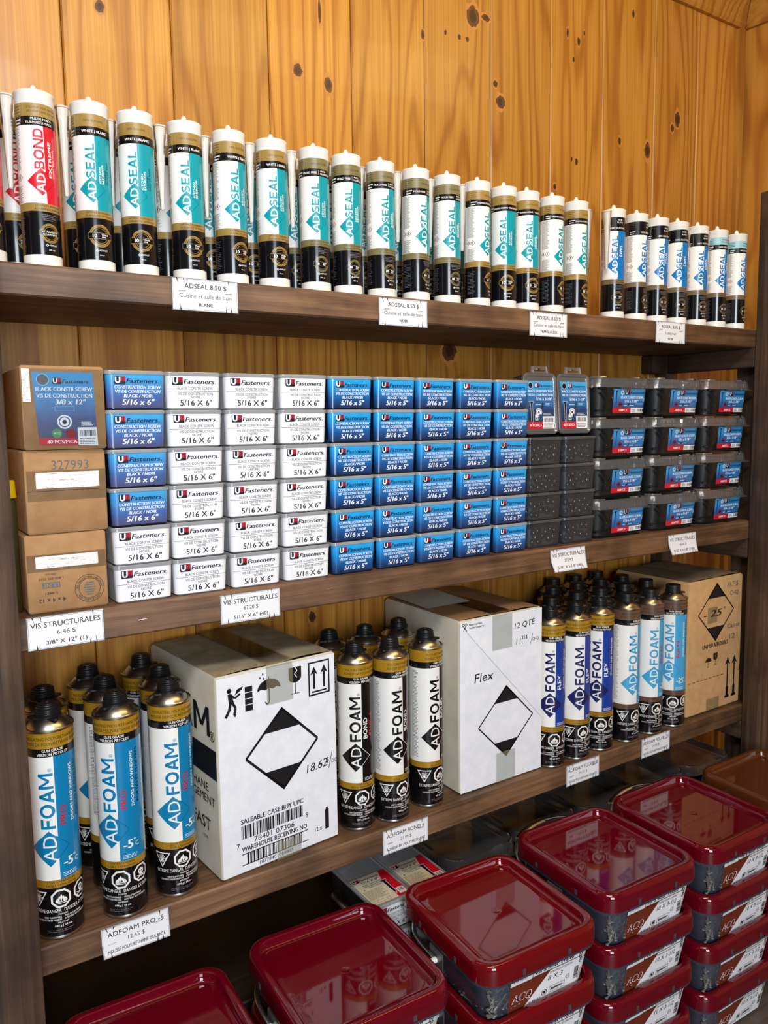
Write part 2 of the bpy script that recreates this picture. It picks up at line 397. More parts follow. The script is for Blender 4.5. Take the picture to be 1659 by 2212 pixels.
    def bars(s, a, b, c, d, m, l=2, seed=3, n=40, vert=False):
        R = random.Random(seed); x = 0; W = (c-a) if not vert else (d-b); u = W/(n*2.2)
        while x < W-u:
            wd = u*R.choice((1, 1, 2, 3)); wd = min(wd, W-x)
            if vert: s.rect(a, b+x, c, b+x+wd, m, l)
            else: s.rect(a+x, b, a+x+wd, d, m, l)
            x += wd+u*R.choice((1, 1, 2))
        return s
    def emit(s, g, fn, step=None, eps=.00006, nf=None):
        """fn(u, v, lift) -> point; strips of width step keep curved surfaces round"""
        if nf and g.n is None: g.n = []
        for pts, m, l in s.p:
            if len(pts) > 4: tris = [[pts[i] for i in t] for t in tessellate_polygon([[Vector((x, y, 0)) for x, y in pts]])]
            else: tris = [pts]
            for t in tris:
                ar = sum(t[i][0]*t[(i+1) % len(t)][1]-t[(i+1) % len(t)][0]*t[i][1] for i in range(len(t)))
                if ar < 0: t = t[::-1]
                for q in (strips(t, step) if step else [t]):
                    g.add([fn(u, v, l*eps) for u, v in q], [tuple(range(len(q)))], m)
                    if nf: g.n += [nf(u, v) for u, v in q]
        return g
def strips(t, st):
    u0 = min(p[0] for p in t); u1 = max(p[0] for p in t)
    k0, k1 = math.floor(u0/st), math.ceil(u1/st)
    if k1-k0 <= 1: return [t]
    out = []
    for k in range(k0, k1):
        q = clip(clip(t, k*st, 1), (k+1)*st, -1)
        if len(q) > 2: out.append(q)
    return out
def clip(t, u, sg):
    o = []
    for i, p in enumerate(t):
        q = t[(i+1) % len(t)]; a, b = (p[0]-u)*sg, (q[0]-u)*sg
        if a >= 0: o.append(p)
        if (a > 1e-12 and b < -1e-12) or (a < -1e-12 and b > 1e-12):
            k = a/(a-b); o.append((u, p[1]+(q[1]-p[1])*k))
    return o
def cyl(r):
    return (lambda u, v, e: ((r+e)*math.sin(u/r), -(r+e)*math.cos(u/r), v)), (lambda u, v: (math.sin(u/r), -math.cos(u/r), 0))
def rrmap(sec):
    """front-centred wrap on a tapering rounded box; sec(v) -> (half width, half depth, radius)"""
    def f(u, v, e):
        a, b, r = sec(v); s_ = abs(u); sg = 1 if u >= 0 else -1; fl = a-r
        if s_ <= fl: return (u, -b-e, v)
        if s_ <= fl+r*PI/2:
            t = (s_-fl)/r; return (sg*(fl+(r+e)*math.sin(t)), -b+r-(r+e)*math.cos(t), v)
        return (sg*(a+e), -b+r+(s_-fl-r*PI/2), v)
    return f
def plane(o=(0, 0, 0)):
    return lambda u, v, e: (o[0]+u, o[1]-e, o[2]+v)
ORD = 'first second third fourth fifth sixth seventh eighth ninth tenth eleventh twelfth thirteenth fourteenth fifteenth sixteenth seventeenth'.split()
# ------------------------------------------------------------------ the room
WY = 0.2786
TT, TB, MT, MB, LT, LB, DT = 1.387, 1.3463, .9362, .8922, .4806, .4388, .257
def struct(g, name, ang=40):
    o = g.obj(name, None, ang); o['kind'] = 'structure'; return o
def planks(g, xs, z0, z1, fn, seed, m):
    """tongue-and-groove boards with a V between them; returns per-face random values"""
    R = random.Random(seed); val = []
    for a, b in zip(xs, xs[1:]):
        v = (R.random(), R.random(), R.random(), 1); e = .0030; d = .0022; s = .0007
        P = [(a, .009), (a+s, .009), (a+s, d), (a+e, 0), (b-e, 0), (b-s, d), (b-s, .009), (b, .009)]; vs = []
        for x, y in P: vs += [fn(x, y, z0), fn(x, y, z1)]
        g.add(vs, [(2*k, 2*k+2, 2*k+3, 2*k+1) for k in range(7)], m); val += [v]*28
    return val
def plank_attr(o, val):
    at = o.data.color_attributes.new('plank', 'FLOAT_COLOR', 'CORNER')
    flat = [c for v in val for c in v]; flat += [.5]*(4*len(at.data)-len(flat)); at.data.foreach_set('color', flat)
    return o
XS = [-1.67, -1.49, -1.31, -1.13, -.95, -.77, -.59, -.41, -.235, -.055, .125, .304, .481, .6605, .836, 1.011, 1.188, 1.3675, 1.54, 1.73, 1.904, 2.10]
g = G(); val = planks(g, XS, 0, 2.37, lambda x, y, z: (x, WY+y, z), 5, PINE)
kn = [(0.3646,1.8524,.0074,.0092),(0.7188,1.8333,.0099,.0118),(0.7831,1.8217,.009,.014),(1.1375,2.0339,.0163,.0209),(1.1732,2.0392,.0117,.007),(1.101,1.9836,.0045,.0057),(1.1222,1.9841,.0046,.0057),(1.0644,1.9838,.0034,.0056),(1.2008,1.9118,.0069,.0069),(1.2155,1.8765,.0127,.0138),(1.4563,2.059,.0051,.009),(1.4196,2.0704,.0038,.0102),(1.4402,2.0156,.0038,.0063),(1.4534,1.7897,.0049,.0074),(1.4378,1.7945,.0024,.0061),(1.3826,1.7236,.0048,.0071),(1.6447,2.1679,.0042,.0097),(1.6027,1.863,.0052,.0091),(1.7072,1.859,.0108,.0189),(1.8234,1.9558,.0113,.0184),(1.8037,1.9303,.007,.0098),(1.4744,2.0817,.0026,.0065),(.7676,1.9481,.0031,.0206),(1.0062,1.9652,.0044,.0099),(1.07,1.335,.02,.02),(.72,.80,.008,.011)]
for i, (x, z, a, b) in enumerate(kn):
    R = random.Random(i)
    def blob(k, kz, y, m):
        n = 18; ph = [R.uniform(.86, 1.14) for _ in range(n)]
        g.add([(x+a*k*ph[j]*math.cos(2*PI*j/n), WY-y, z+b*kz*ph[j]*math.sin(2*PI*j/n)) for j in range(n)], [tuple(range(n))], m)
    blob(1.3, 1.5, .0002, KRING); blob(1.0, 1.0, .0004, KNOT); blob(.55, .6, .0006, KNOT2)
wb = plank_attr(struct(g, 'wall_back'), val)
AW = math.radians(8); dirx, diry = math.sin(AW), -math.cos(AW)
g = G(); val = planks(g, [.18*k for k in range(18)], 0, 2.37, lambda x, y, z: (2.10+dirx*x+y*math.cos(AW), WY+diry*x+y*math.sin(AW), z), 9, PINE)
plank_attr(struct(g, 'wall_right'), val)
g = G(); g.box(-1.7, -3.2, 2.37, 2.6, WY+.02, 2.39, PINE); struct(g, 'ceiling')
FLOORM = wood('grey brown floor boards', [(70, 62, 54), (92, 82, 72), (112, 100, 88)], 'X', .6, .5)
g = G(); g.box(-1.7, -3.6, -.02, 2.6, WY+.02, 0, FLOORM); struct(g, 'floor')
# crown moulding along both walls, with a small square bead in the corner
prof = [(.0, 2.238), (.010, 2.238), (.016, 2.246), (.018, 2.256), (.022, 2.262), (.024, 2.272), (.044, 2.300), (.066, 2.328), (.070, 2.340), (.078, 2.346), (.078, 2.37), (.0, 2.37)]
def moulding(pa, pb, ma, mb, name):
    """profile swept from pa to pb; ma, mb = how far each end runs on per unit of depth (the mitre)"""
    g = G(); t = (Vector(pb)-Vector(pa)).normalized(); nrm = Vector((t.y, -t.x, 0)); vs = []
    for d, z in prof: vs.append(Vector(pa)+nrm*d+t*(ma*d)+Vector((0, 0, z)))
    for d, z in prof: vs.append(Vector(pb)+nrm*d+t*(mb*d)+Vector((0, 0, z)))
    n = len(prof); g.add(vs, [(i, (i+1) % n, n+(i+1) % n, n+i) for i in range(n)]+[tuple(range(n-1, -1, -1)), tuple(range(n, 2*n))], PINE)
    struct(g, name, 25)
moulding((-1.67, WY, 0), (2.10, WY, 0), 0, -.9, 'trim_1')
moulding((2.10, WY, 0), (2.10+dirx*3, WY+diry*3, 0), .9, 0, 'trim_2')
g = G(); g.box(2.072, WY-.012, 0, 2.092, WY, 2.238, PINE); struct(g, 'trim_3')

# ------------------------------------------------------------------ the shelving unit
su = thing('shelving_unit', 'dark brown stained timber shelving unit standing against the pine wall', 'shelving', (.95, .12, 0))
def part(name, x0, y0, z0, x1, y1, z1, m, parent=su, bev=.0025):
    cx, cy = (x0+x1)/2, (y0+y1)/2; a, b = (x1-x0)/2, (y1-y0)/2
    g = G(); g.rr([(z0-z0, a-bev, b-bev, .001), (bev, a, b, .002), (z1-z0-bev, a, b, .002), (z1-z0, a-bev, b-bev, .001)], m, n=2)
    o = g.obj(name, parent); o.location = (cx-parent.location[0], cy-parent.location[1], z0-parent.location[2]); return o
for z0, z1, y0, m in ((TB, TT, 0, STAIN_X), (MB, MT, 0, STAIN_X), (LB, LT, 0, STAIN_X), (DT-.04, DT, .022, TIMBER_D)):
    part('shelf', .056, y0, z0, 1.7855, WY-.002, z1, m)
part('post', .054, -.046, 0, .1425, -.001, 1.696, STAIN_Z)
part('post', 1.758, -.048, 0, 1.847, -.001, 1.696, STAIN_Z)
part('post', 1.787, .0, 0, 1.847, .062, TB, STAIN_Z)  # added stud, puts dark timber where the gap is only in shade
part('post', .060, .2406, 0, .1, WY-.002, TB, STAIN_Z)
part('post', 1.756, .2406, 0, 1.80, WY-.002, TB, STAIN_Z)
for z in (TB, MB, LB):
    part('cleat', 1.756, .0, z-.046, 1.7855, .2400, z, STAIN_Y)
    part('cleat', .060, .0, z-.046, .098, .2400, z, STAIN_Y)
    part('cleat', 1.70, .2406, z-.046, 1.7555, WY-.002, z, STAIN_Y)

# ------------------------------------------------------------------ large shipping cartons on the lowest visible shelf
def carton_body(w, d, h, side, top, flap_gap=True):
    g = G(); a, b = w/2, d/2
    g.rr([(0, a-.004, b-.004, .003), (.004, a, b, .004), (h*.5, a+.0012, b, .004), (h-.004, a, b, .004), (h, a-.003, b-.003, .004)], side, cap=(True, False), n=3)
    # top flaps meeting along the depth, bowed a little
    for sg in (-1, 1):
        P = []
        for i in range(7):
            x = sg*(a-.003)*(1-i/6); z = h+.0035*math.sin(PI*i/6)*(1 if sg > 0 else .6)+(0 if i < 6 else -.001)
            P += [(x-sg*.0004*(i == 6), -b+.003, z), (x-sg*.0004*(i == 6), b-.003, z)]
        g.add(P, [((2*i, 2*i+1, 2*i+3, 2*i+2) if sg > 0 else (2*i, 2*i+2, 2*i+3, 2*i+1)) for i in range(6)], top)
    return g
def symbol_diamond(a, u, v, r, band=.46, wd=.004, m=INK):
    for sg in (1, -1): a.poly([(u, v+sg*r), (u-r*(1-band), v+sg*r*band), (u+r*(1-band), v+sg*r*band)], m, 1)
    a.path([(u, v+r-wd*.7), (u+r-wd*.7, v), (u, v-r+wd*.7), (u-r+wd*.7, v)], wd, m, 1, close=True)
def up_arrow(a, u, v0, v1, wd, head, m=INK, foot=0):
    a.rect(u-wd/2, v0, u+wd/2, v1-head*.9, m); a.poly([(u, v1), (u-head*.6, v1-head*1.15), (u, v1-head*.85), (u+head*.6, v1-head*1.15)], m)
    if foot: a.rect(u-foot/2, v0, u+foot/2, v0+.006, m); a.rect(u-wd, v0, u+wd, v0+foot*1.6, m)
def umbrella(a, u, v, r, m=INK):
    a.poly([(u+r*math.cos(t*PI/12), v+r*.82*math.sin(t*PI/12)) for t in range(13)]+[(u-r*.66, v+r*.12), (u-r*.33, v), (u, v+r*.12), (u+r*.33, v), (u+r*.66, v+r*.12)], m)
    a.line((u, v+r*.1), (u, v-r*.9), r*.1, m); a.path([(u, v-r*.9), (u-r*.1, v-r*1.08), (u-r*.26, v-r*1.05), (u-r*.34, v-r*.88)], r*.1, m); a.line((u, v+r*.8), (u, v+r), r*.08, m)
    for dx, dy in ((-.75, .95), (-.5, 1.2), (-.42, .85)): a.poly([(u+r*dx, v+r*(dy+.2)), (u+r*(dx-.09), v+r*dy), (u+r*(dx+.09), v+r*dy)], m)
def goblet(a, u, v, h, m=INK, paper=PAPER):
    w = h*.27
    a.poly([(u-w, v+h), (u-w, v+h*.62)]+[(u+w*math.cos(t), v+h*.62-h*.2*math.sin(-t+PI)*1) for t in [PI-PI*k/10 for k in range(1, 10)]][::1]+[(u+w, v+h*.62), (u+w, v+h)], m)
    a.line((u, v+h*.45), (u, v), h*.035, m); a.rect(u-w*.7, v, u+w*.7, v+h*.025, m)
    a.path([(u, v+h), (u+w*.35, v+h*.85), (u-w*.1, v+h*.75), (u+w*.3, v+h*.6)], h*.03, paper, 2)
def carry_man(a, u, v, h, m=INK):
    a.ngon(u-.1*h, v+.91*h, .085*h, 16, m)
    a.poly([(u-.16*h, v+.8*h), (u-.02*h, v+.82*h), (u+.06*h, v+.5*h), (u-.12*h, v+.45*h)], m)
    a.path([(u-.04*h, v+.76*h), (u+.1*h, v+.62*h), (u+.3*h, v+.74*h)], .07*h, m)
    a.path([(u-.06*h, v+.48*h), (u-.12*h, v+.25*h), (u-.26*h, v+.02*h)], .1*h, m); a.path([(u+0*h, v+.5*h), (u+.12*h, v+.28*h), (u+.06*h, v+.05*h), (u+.12*h, v+.02*h)], .09*h, m)
    a.poly([(u+.1*h, v+.72*h), (u+.36*h, v+.86*h), (u+.42*h, v+.98*h), (u+.18*h, v+.9*h)], m)

# white bond carton, turned slightly
w1, h1, d1 = .2185, .325, .248
rz1 = math.atan2(.0196, .2177)
c1 = thing('shipping_carton', 'big white aerosol carton with handling symbols and barcodes, handwritten 18.62$', 'box', (.4102+math.cos(rz1)*w1/2-math.sin(rz1)*(d1/2+.001), .0013+math.sin(rz1)*w1/2+math.cos(rz1)*(d1/2+.001)+.004, LT+.0005), rz1, 'cartons of foam cans')
carton_body(w1, d1, h1, WSIDE, cardboard('worn carton top', (176, 164, 136), (150, 138, 112), 30)).obj('carton_body', c1)
a = Art(); U = lambda f: (f-.5)*w1; V = lambda f: (1-f)*h1
a.rect(-w1/2+.002, .004, w1/2-.002, h1-.003, WCARD, 1)
b = Art()
carry_man(b, U(.125), V(.205), .046); b.rect(U(.225), V(.195), U(.285), V(.075), INK)
for f in (.105, .135, .165): b.rect(U(.225), V(f), U(.285), V(f)+.0012, PAPER, 2)
umbrella(b, U(.42), V(.115), .021); goblet(b, U(.64), V(.17), .044)
b.frame(U(.755), V(.205), U(.945), V(.03), .0026, INK)
for f in (.805, .895): up_arrow(b, U(f), V(.17), V(.055), .004, .012)
b.rect(U(.785), V(.19), U(.915), V(.182), INK)
symbol_diamond(b, U(.52), V(.43), .069)
b.text('18.62', U(.72), V(.60), .0145, INK, al='l', rot=4, sh=.2); b.text('$', U(.895), V(.575), .009, INK, al='l'); b.line((U(.92), V(.61)), (U(.955), V(.52)), .0011, INK); b.text('CHQ', U(.945), V(.585), .007, INK, al='l', w=.011)
b.text('SALEABLE CASE BUY UPC', U(.16), V(.745), .0078, INK, al='l', bold=.03, w=.114)
b.bars(U(.16), V(.822), U(.45), V(.755), INK, seed=4, n=26); b.bars(U(.45), V(.815), U(.68), V(.755), INK, seed=7, n=22)
b.text('78401 07306', U(.26), V(.853), .0088, INK, al='l', w=.074); b.text('7', U(.12), V(.862), .0088, INK, al='l'); b.text('9', U(.70), V(.83), .0088, INK, al='l')
b.text('WAREHOUSE RECEIVING NO.', U(.16), V(.885), .0078, INK, al='l', bold=.03, w=.122)
b.rect(U(.16), V(.9), U(.72), V(.9)+.0014, INK); b.rect(U(.16), V(.955), U(.72), V(.955)+.0014, INK); b.bars(U(.2), V(.955), U(.66), V(.9), INK, seed=11, n=46)
b.text('10778401064415', U(.3), V(.978), .0058, INK, al='l', w=.062)
b.text('12 x', U(.78), V(.925), .0075, INK, al='l', w=.014, bold=.02); b.rect(U(.875), V(.93), U(.91), V(.825), INK); b.rect(U(.883), V(.826), U(.902), V(.815), INK)
gg = G(); a.emit(gg, plane((0, -d1/2, 0)), eps=.0004); b.emit(gg, plane((0, -d1/2-.0005, 0)), eps=.00015); gg.obj('printed_face', c1)
a = Art(); a.logo('ADFOAM', d1-.3185, h1*.70, .046, INK, 1, .298, 0); a.text('®', d1-.004, h1*.685, .016, INK, al='r'); a.rect(0, h1*.50, d1-.002, h1*.645, INK)
a.text('POLYURÉTHANE', d1-.032, h1*.42, .0135, INK, al='r', w=.155); a.text('AGEMENT', d1-.012, h1*.36, .0135, INK, al='r', w=.09); a.text('FAST', d1-.03, h1*.22, .02, INK, al='r', bold=.02, w=.06); a.text('.com', d1-.04, h1*.17, .007, INK, al='r')
a.p = [([q for q in clip([tuple(p) for p in pts], .0, 1)], m, l) for pts, m, l in a.p if len(clip([tuple(p) for p in pts], .0, 1)) > 2]
gg = G(); a.emit(gg, lambda u, v, e: (-w1/2-.0013-e, d1/2-u, v), eps=.0003); gg.obj('side_print', c1)
for q in ((-.022, -d1/2-.0012, h1-.062, .026, -d1/2-.0008, h1+.003, TAPE), (-.022, -d1/2, h1+.0042, .026, d1/2, h1+.0048, FILM), (-.012, -d1/2-.0012, .0005, .034, -d1/2-.0008, .03, TAPE)): tape(*q, c1)

# white flexible-foam carton with handwriting
w2, h2, d2 = .2105, .3355, .250
c2 = thing('shipping_carton', 'white carton with a dotted cutting line across its face and handwriting', 'box', (.9945, .0227+d2/2, LT+.0005), 0, 'cartons of foam cans')
carton_body(w2, d2, h2, WSIDE, KRAFT).obj('carton_body', c2)
a = Art(); U = lambda f: (f-.5)*w2; V = lambda f: (1-f)*h2
a.rect(-w2/2+.001, .002, w2/2-.001, h2-.002, WCARD, 1); b = Art()
for cx in (.045, .075): b.ring(U(cx), V(.025), .0018, .0030, INK, 1, 14)
b.line((U(.05), V(.033)), (U(.085), V(.062)), .0014, INK); b.line((U(.072), V(.033)), (U(.045), V(.062)), .0014, INK)
b.text('Please Cut Here', U(.11), V(.034), .0036, INK, al='l', w=.031, bold=.02); b.text('Veuillez Couper Ici', U(.11), V(.052), .0036, INK, al='l', w=.036, bold=.02)
for k in range(92):
    f = k/92; b.rect(U(.065+.93*f), V(.06+.62*f), U(.065+.93*f)+.0011, V(.06+.62*f)+.0013, INK)
symbol_diamond(b, U(.55), V(.64), .072, .55, .0026)
b.text('12 QTÉ', U(.65), V(.105), .0115, INK, al='l', w=.054, sh=.15, rot=3); b.text('11.', U(.67), V(.2), .0125, INK, al='l', sh=.1); b.text('35$', U(.74), V(.175), .0075, INK, al='l'); b.line((U(.85), V(.215)), (U(.88), V(.15)), .0009, INK); b.text('CHQ', U(.87), V(.195), .0065, INK, al='l', w=.018)
b.text('Flex', U(.17), V(.37), .018, INK, al='l', w=.047, sh=.12)
gg = G(); a.emit(gg, plane((0, -d2/2-.0004, 0)), eps=.0004); b.emit(gg, plane((0, -d2/2-.0009, 0)), eps=.00015); gg.obj('printed_face', c2)
for f0, f1, v0, v1 in ((.38, .62, .205, -.0), (.43, .66, .998, .82)): tape(U(f0), -d2/2-.0014, V(v0), U(f1), -d2/2-.0009, V(v1), TAPE, c2)
tape(U(.38), -d2/2, h2+.0040, U(.62), d2/2-.01, h2+.0046, FILM, c2)
gg = G(); gg.add([(-w2/2+.004, -.02, h2+.0042), (.0, -.03, h2+.0075), (.0, .11, h2+.012), (-w2/2+.004, .11, h2+.008)], [(0, 1, 2, 3), (3, 2, 1, 0)], WSIDE); gg.obj('flap', c2)

# kraft polar-foam carton
w3, h3, d3 = .2095, .325, .215
KC = cardboard('tan cardboard', (190, 148, 100), (200, 160, 112))
c3 = thing('shipping_carton', 'tan cardboard aerosol carton beside the dark right-hand post, marked -25 by hand', 'box', (1.5632+w3/2, .0175+d3/2, LT+.0005), 0, 'cartons of foam cans')
carton_body(w3, d3, h3, KC, cardboard('greyer carton top', (140, 122, 98), (120, 104, 84), 30)).obj('carton_body', c3)  # top greyer and darker than the sides
b = Art(); U = lambda f: (f-.5)*w3; V = lambda f: (1-f)*h3
symbol_diamond(b, U(.5), V(.255), .071, .5, .0028)
b.text('- 25', U(.27), V(.285), .0165, INK, al='l', w=.07, sh=.15); b.text('°', U(.64), V(.27), .014, INK, al='l')
b.text('11.71$', U(.70), V(.085), .013, GREY, al='l', w=.042, sh=.1); b.text('CHQ', U(.75), V(.15), .011, GREY, al='l', w=.034); b.text('Caisse', U(.72), V(.40), .011, GREY, al='l', w=.05); b.text('12', U(.76), V(.485), .013, GREY, al='l', w=.024)
b.text('UN1950 AEROSOLS', U(.26), V(.515), .0105, INK, al='l', w=.1, bold=.02)
umbrella(b, U(.38), V(.62), .012); goblet(b, U(.51), V(.655), .030, INK, KC)
for f in (.75, .88): up_arrow(b, U(f), V(.935), V(.62), .0045, .017, foot=.017)
for k in range(9): b.rect(U(.02+.075*k), V(.745), U(.07+.075*k), V(.745)+.0012, INK)
b.rect(U(.95), V(.745), U(1.0), V(.745)+.0012, INK)
gg = G(); b.emit(gg, plane((0, -d3/2-.0004, 0)), eps=.00025); gg.obj('printed_face', c3)
for q in ((.34, .33, .52, .21), (.36, .998, .6, .9)): tape(U(q[0]), -d3/2-.0009, V(q[1]), U(q[2]), -d3/2-.0005, V(q[3]), FILM, c3)
# ------------------------------------------------------------------ red-lidded screw buckets stacked in front of the shelves
def band_curve(n, fn): return [fn(k/n) for k in range(n+1)]
PITCH_A = .0975
def bucket_parts(h, lid, size_txt, num, seed):
    a, b = .1185, .125
    g = G(); g.rr([(.0008, .0965, .1030, .026), (.0045, .0995, .1060, .028), (h-.027, .1090, .1155, .031), (h-.0245, .1165, .123, .035), (h-.0185, .1165, .123, .035)], CLEARR, n=7)
    body = g.mesh('bucket_body')
    g = G()
    g.rr([(h-.0185, a, b, .036), (h-.0005, a-.0005, b-.0005, .036), (h+.006, a-.0012, b-.0012, .0355), (h+.0105, a-.0035, b-.0035, .034), (h+.012, a-.007, b-.007, .031), (h+.012, a-.013, b-.013, .027), (h+.0105, a-.0155, b-.0155, .025), (h+.0010, a-.0170, b-.0170, .023), (h-.0008, a-.0185, b-.0185, .022), (h-.0008, a-.0245, b-.0245, .018), (h-.0002, a-.0255, b-.0255, .017), (h-.0002, a-.033, b-.033, .015)], lid, cap=(False, True), n=9)
    g.rr([(h-.0185, a, b, .036), (h-.0185, a-.003, b-.003, .034)], lid, cap=(False, False), n=9)
    g.lathe([(.0085, h-.0003), (.0085, h+.0000), (.0075, h+.0002), (.0068, h-.0001)], lid, 24)
    for u in (-.045, .045):
        for v in (-1, 1): g.box(u-.0028, v*b-.0005, h-.0165, u+.0028, v*b+.0005, h-.0075, MASSG)
    for v in (-.05, .05):
        for u in (-1, 1): g.box(u*a-.0005, v-.0028, h-.0165, u*a+.0005, v+.0028, h-.0075, MASSG)
    lidm = g.mesh('lid', 50)
    R = random.Random(num+seed); g = G()
    g.rr([(.004, .094, .1005, .024), (h*.66, .1025, .109, .027)], MASSG, n=4)
    for k in range(120):
        side = R.choice((0, 0, 1)); z = R.uniform(.012, h*.66)
        if side == 0: p = Vector((R.uniform(-.098, -.02), -R.uniform(.103, .107)-.02*z, z))
        else: p = Vector((-R.uniform(.097, .1)-.02*z, R.uniform(-.1, .09), z))
        t = R.uniform(0, PI); ln = R.uniform(.012, .03)
        d = Vector((math.cos(t), 0, math.sin(t))) if side == 0 else Vector((0, math.cos(t), math.sin(t)))
        q = p+d*ln
        if side == 0: q.x = max(-.1, q.x)
        q.z = min(max(q.z, .009), h*.72); g.tube([p, p+(q-p)*.15, q], .0016, SCREWG, 5)
        g.lathe([(.0008, p.z-.001), (.0032, p.z), (.002, p.z+.0012)], SCREWG, 7, p.x, p.y)
    screws = g.mesh('screws')
    t_ = Art(); L = -.062; Rr = .099; B = .005; T = h-.0275
    t_.rect(L, B, Rr, T, PAPER, 1); t_.poly([(L, B), (L+.028, B), (L+.079, T-.012), (L, T-.012)], ACQB, 2)
    t_.rect(L+.042, T-.011, Rr-.026, T-.0008, PAPER, 2); t_.frame(L+.042, T-.012, Rr-.022, T+.006, .0016, ACQB, 2)
    t_.text('Vis à Bois Traité', L+.047, T-.0085, .0062, INK, 3, 'l', bold=.04, sh=.15, w=.079)
    t_.text('Deck Screw', L+.05, T+.001, .006, INK, 3, 'l', bold=.04, sh=.15, w=.055)
    t_.text('10 lbs.', L+.006, T-.007, .005, INK, 3, 'l', w=.026)
    t_.text('CÉRAMIQUE/CÉRAMIC', L+.078, T-.0185, .0036, GREY, 3, 'l', sh=.15, w=.048)
    t_.text(size_txt, L+.075, T-.0305, .0085, INK, 3, 'l', sh=.15, w=.05 if len(size_txt) > 6 else .03)
    t_.text('ACQ', L+.006, B+.018, .014, PAPER, 3, 'l', bold=.05, sh=.2, w=.038); t_.text('ACQ', L+.007, B+.019, .0125, LIDRED2, 4, 'l', bold=-.005, sh=.2, w=.036)
    t_.text('# %d' % num, L+.04, B+.004, .0042, INK, 3, 'l', w=.024, sh=.15)
    t_.ring(L+.07, B+.0125, .0044, .0056, INK, 3, 20); t_.rect(L+.0675, B+.010, L+.0725, B+.015, INK, 3)
    t_.frame(L+.08, B+.0075, L+.112, B+.0185, .0006, INK, 3); t_.poly([(L+.083, B+.0095), (L+.0865, B+.011), (L+.107, B+.0122), (L+.110, B+.013), (L+.107, B+.0138), (L+.0865, B+.015), (L+.083, B+.0165)], GREY, 3)
    for k in range(7): t_.line((L+.089+.0026*k, B+.0105), (L+.0905+.0026*k, B+.0155), .0006, INK, 4)
    t_.ring(L+.117, B+.023, .0032, .004, INK, 3, 16); t_.line((L+.114, B+.023), (L+.12, B+.023), .0006, INK, 3)
    t_.bars(L+.13, B+.012, L+.139, B+.034, INK, 3, seed=num, n=22, vert=True); t_.micro(L+.142, B+.01, L+.146, B+.034, 2, INK, 3, vert=True)
    for k in range(5): t_.ring(L+.141+(.0015 if k % 2 else 0), B+.042+.0037*k, .0016, .0028, INK, 3, 10)
    sec = lambda v: (.0996+.0094*(v-.0045)/(h-.0315), .1061+.0094*(v-.0045)/(h-.0315), .029)
    gg = G(); t_.emit(gg, rrmap(sec), step=.004, eps=.00012); lab = gg.mesh('label')
    # bail handle folded down behind, pivoting on a tab at each flank
    def bail(reach, wx, lift):
        def hp(k):
            t = PI*k; return (wx*math.cos(t), .004+reach*max(0, math.sin(t))**.55, h-.040+lift*math.sin(t))
        g = G(); g.tube(band_curve(36, hp), .0036, BAIL, 8, .55)
        q = G(); q.tube(band_curve(16, lambda k: hp(.50+.22*k)), .0078, BAIL, 8, .45); return g.mesh('handle'), [('handle_grip', q.mesh('handle_grip'))]
    handle, wide = bail(.1225, .1225, .004), bail(.160, .1265, .030)
    pivots = []
    for sg in (-1, 1):
        g = G(); g.box(sg*.1165-.001, -.014, h-.066, sg*.1165+.001, .022, h-.028, HAZE); 
        n = 14; vs = []
        for x in (sg*.114, sg*.129): vs += [(x, .004+.0045*math.cos(2*PI*k/n), h-.046+.0045*math.sin(2*PI*k/n)) for k in range(n)]
        g.add(vs, [(k, (k+1) % n, n+(k+1) % n, n+k) for k in range(n)]+[tuple(range(n)), tuple(range(n, 2*n))], WHT); pivots.append(('handle_pivot', g.mesh('handle_pivot')))
    return [('bucket_body', body), ('lid', lidm), ('screws', screws, None, None, 'stuff'), ('label', lab), ('handle',)+handle]+pivots, wide
BA, WA = bucket_parts(.0975, LIDRED, '10 X 3-1/2', 42169, 0)
BB, WB = bucket_parts(.0945, LIDRED2, '8 X 3', 42159, 1)
BD, WD = bucket_parts(.09075, LIDRED, '10 X 3-1/2', 42169, 2)
BC = [(n, (m if n != 'lid' else None)) + tuple(r) for n, m, *r in BA]
bl = BA[1][1].copy(); bl.materials[0] = LIDBRN
BC = [p if p[0] != 'lid' else ('lid', bl) for p in BC]
TOPA = [p if p[0] != 'handle' else ('handle',)+WA for p in BA]
STACK = [((1.0815, -.159), -2.5, BA, .0975, 4, '10 X 3-1/2 red-lidded bucket', 'next to the 8 X 3 buckets'),
         ((1.343, -.163), -1.5, BA, .0975, 4, '10 X 3-1/2 red-lidded bucket', 'next to the brown-lidded bucket'),
         ((.8155, -.1655), -3.5, BB, .0945, 4, '8 X 3 red-lidded bucket', 'in front of the dotted-line carton'),
         ((.5470, -.1290), -3, BD, .09075, 4, 'red-lidded screw bucket', 'below the big white symbol carton'),
         ((.2700, -.1330), -2.5, BD, .09075, 4, 'red-lidded screw bucket', 'below the blue foam cans')]
R = random.Random(4)
TOPW = ['bottom', 'third-from-top', 'second-from-top', 'topmost']
for (x, y), rz, parts, p, n, nm, wh in STACK:
    for k in range(n):
        j = (R.uniform(-.0008, .0008), R.uniform(-.0008, .0008), R.uniform(-.3, .3)) if k < n-1 else (0, 0, 0)
        inst('screw_bucket', TOPA if parts is BA and k == n-1 else parts, '%s %s, stack %s' % (TOPW[k], nm, wh), 'bucket', (x+j[0], y+j[1], p*k+.0004), math.radians(rz+j[2]), 'red-lidded screw buckets')
for k in range(4):
    inst('screw_bucket', BC if k == 3 else BA, 'brown-lidded screw bucket in front of the dark right-hand post' if k == 3 else '%s red-lidded bucket under the brown-lidded bucket' % TOPW[k], 'bucket', (1.614, -.1835, .0975*k+.0004), math.radians(-1), 'red-lidded screw buckets')

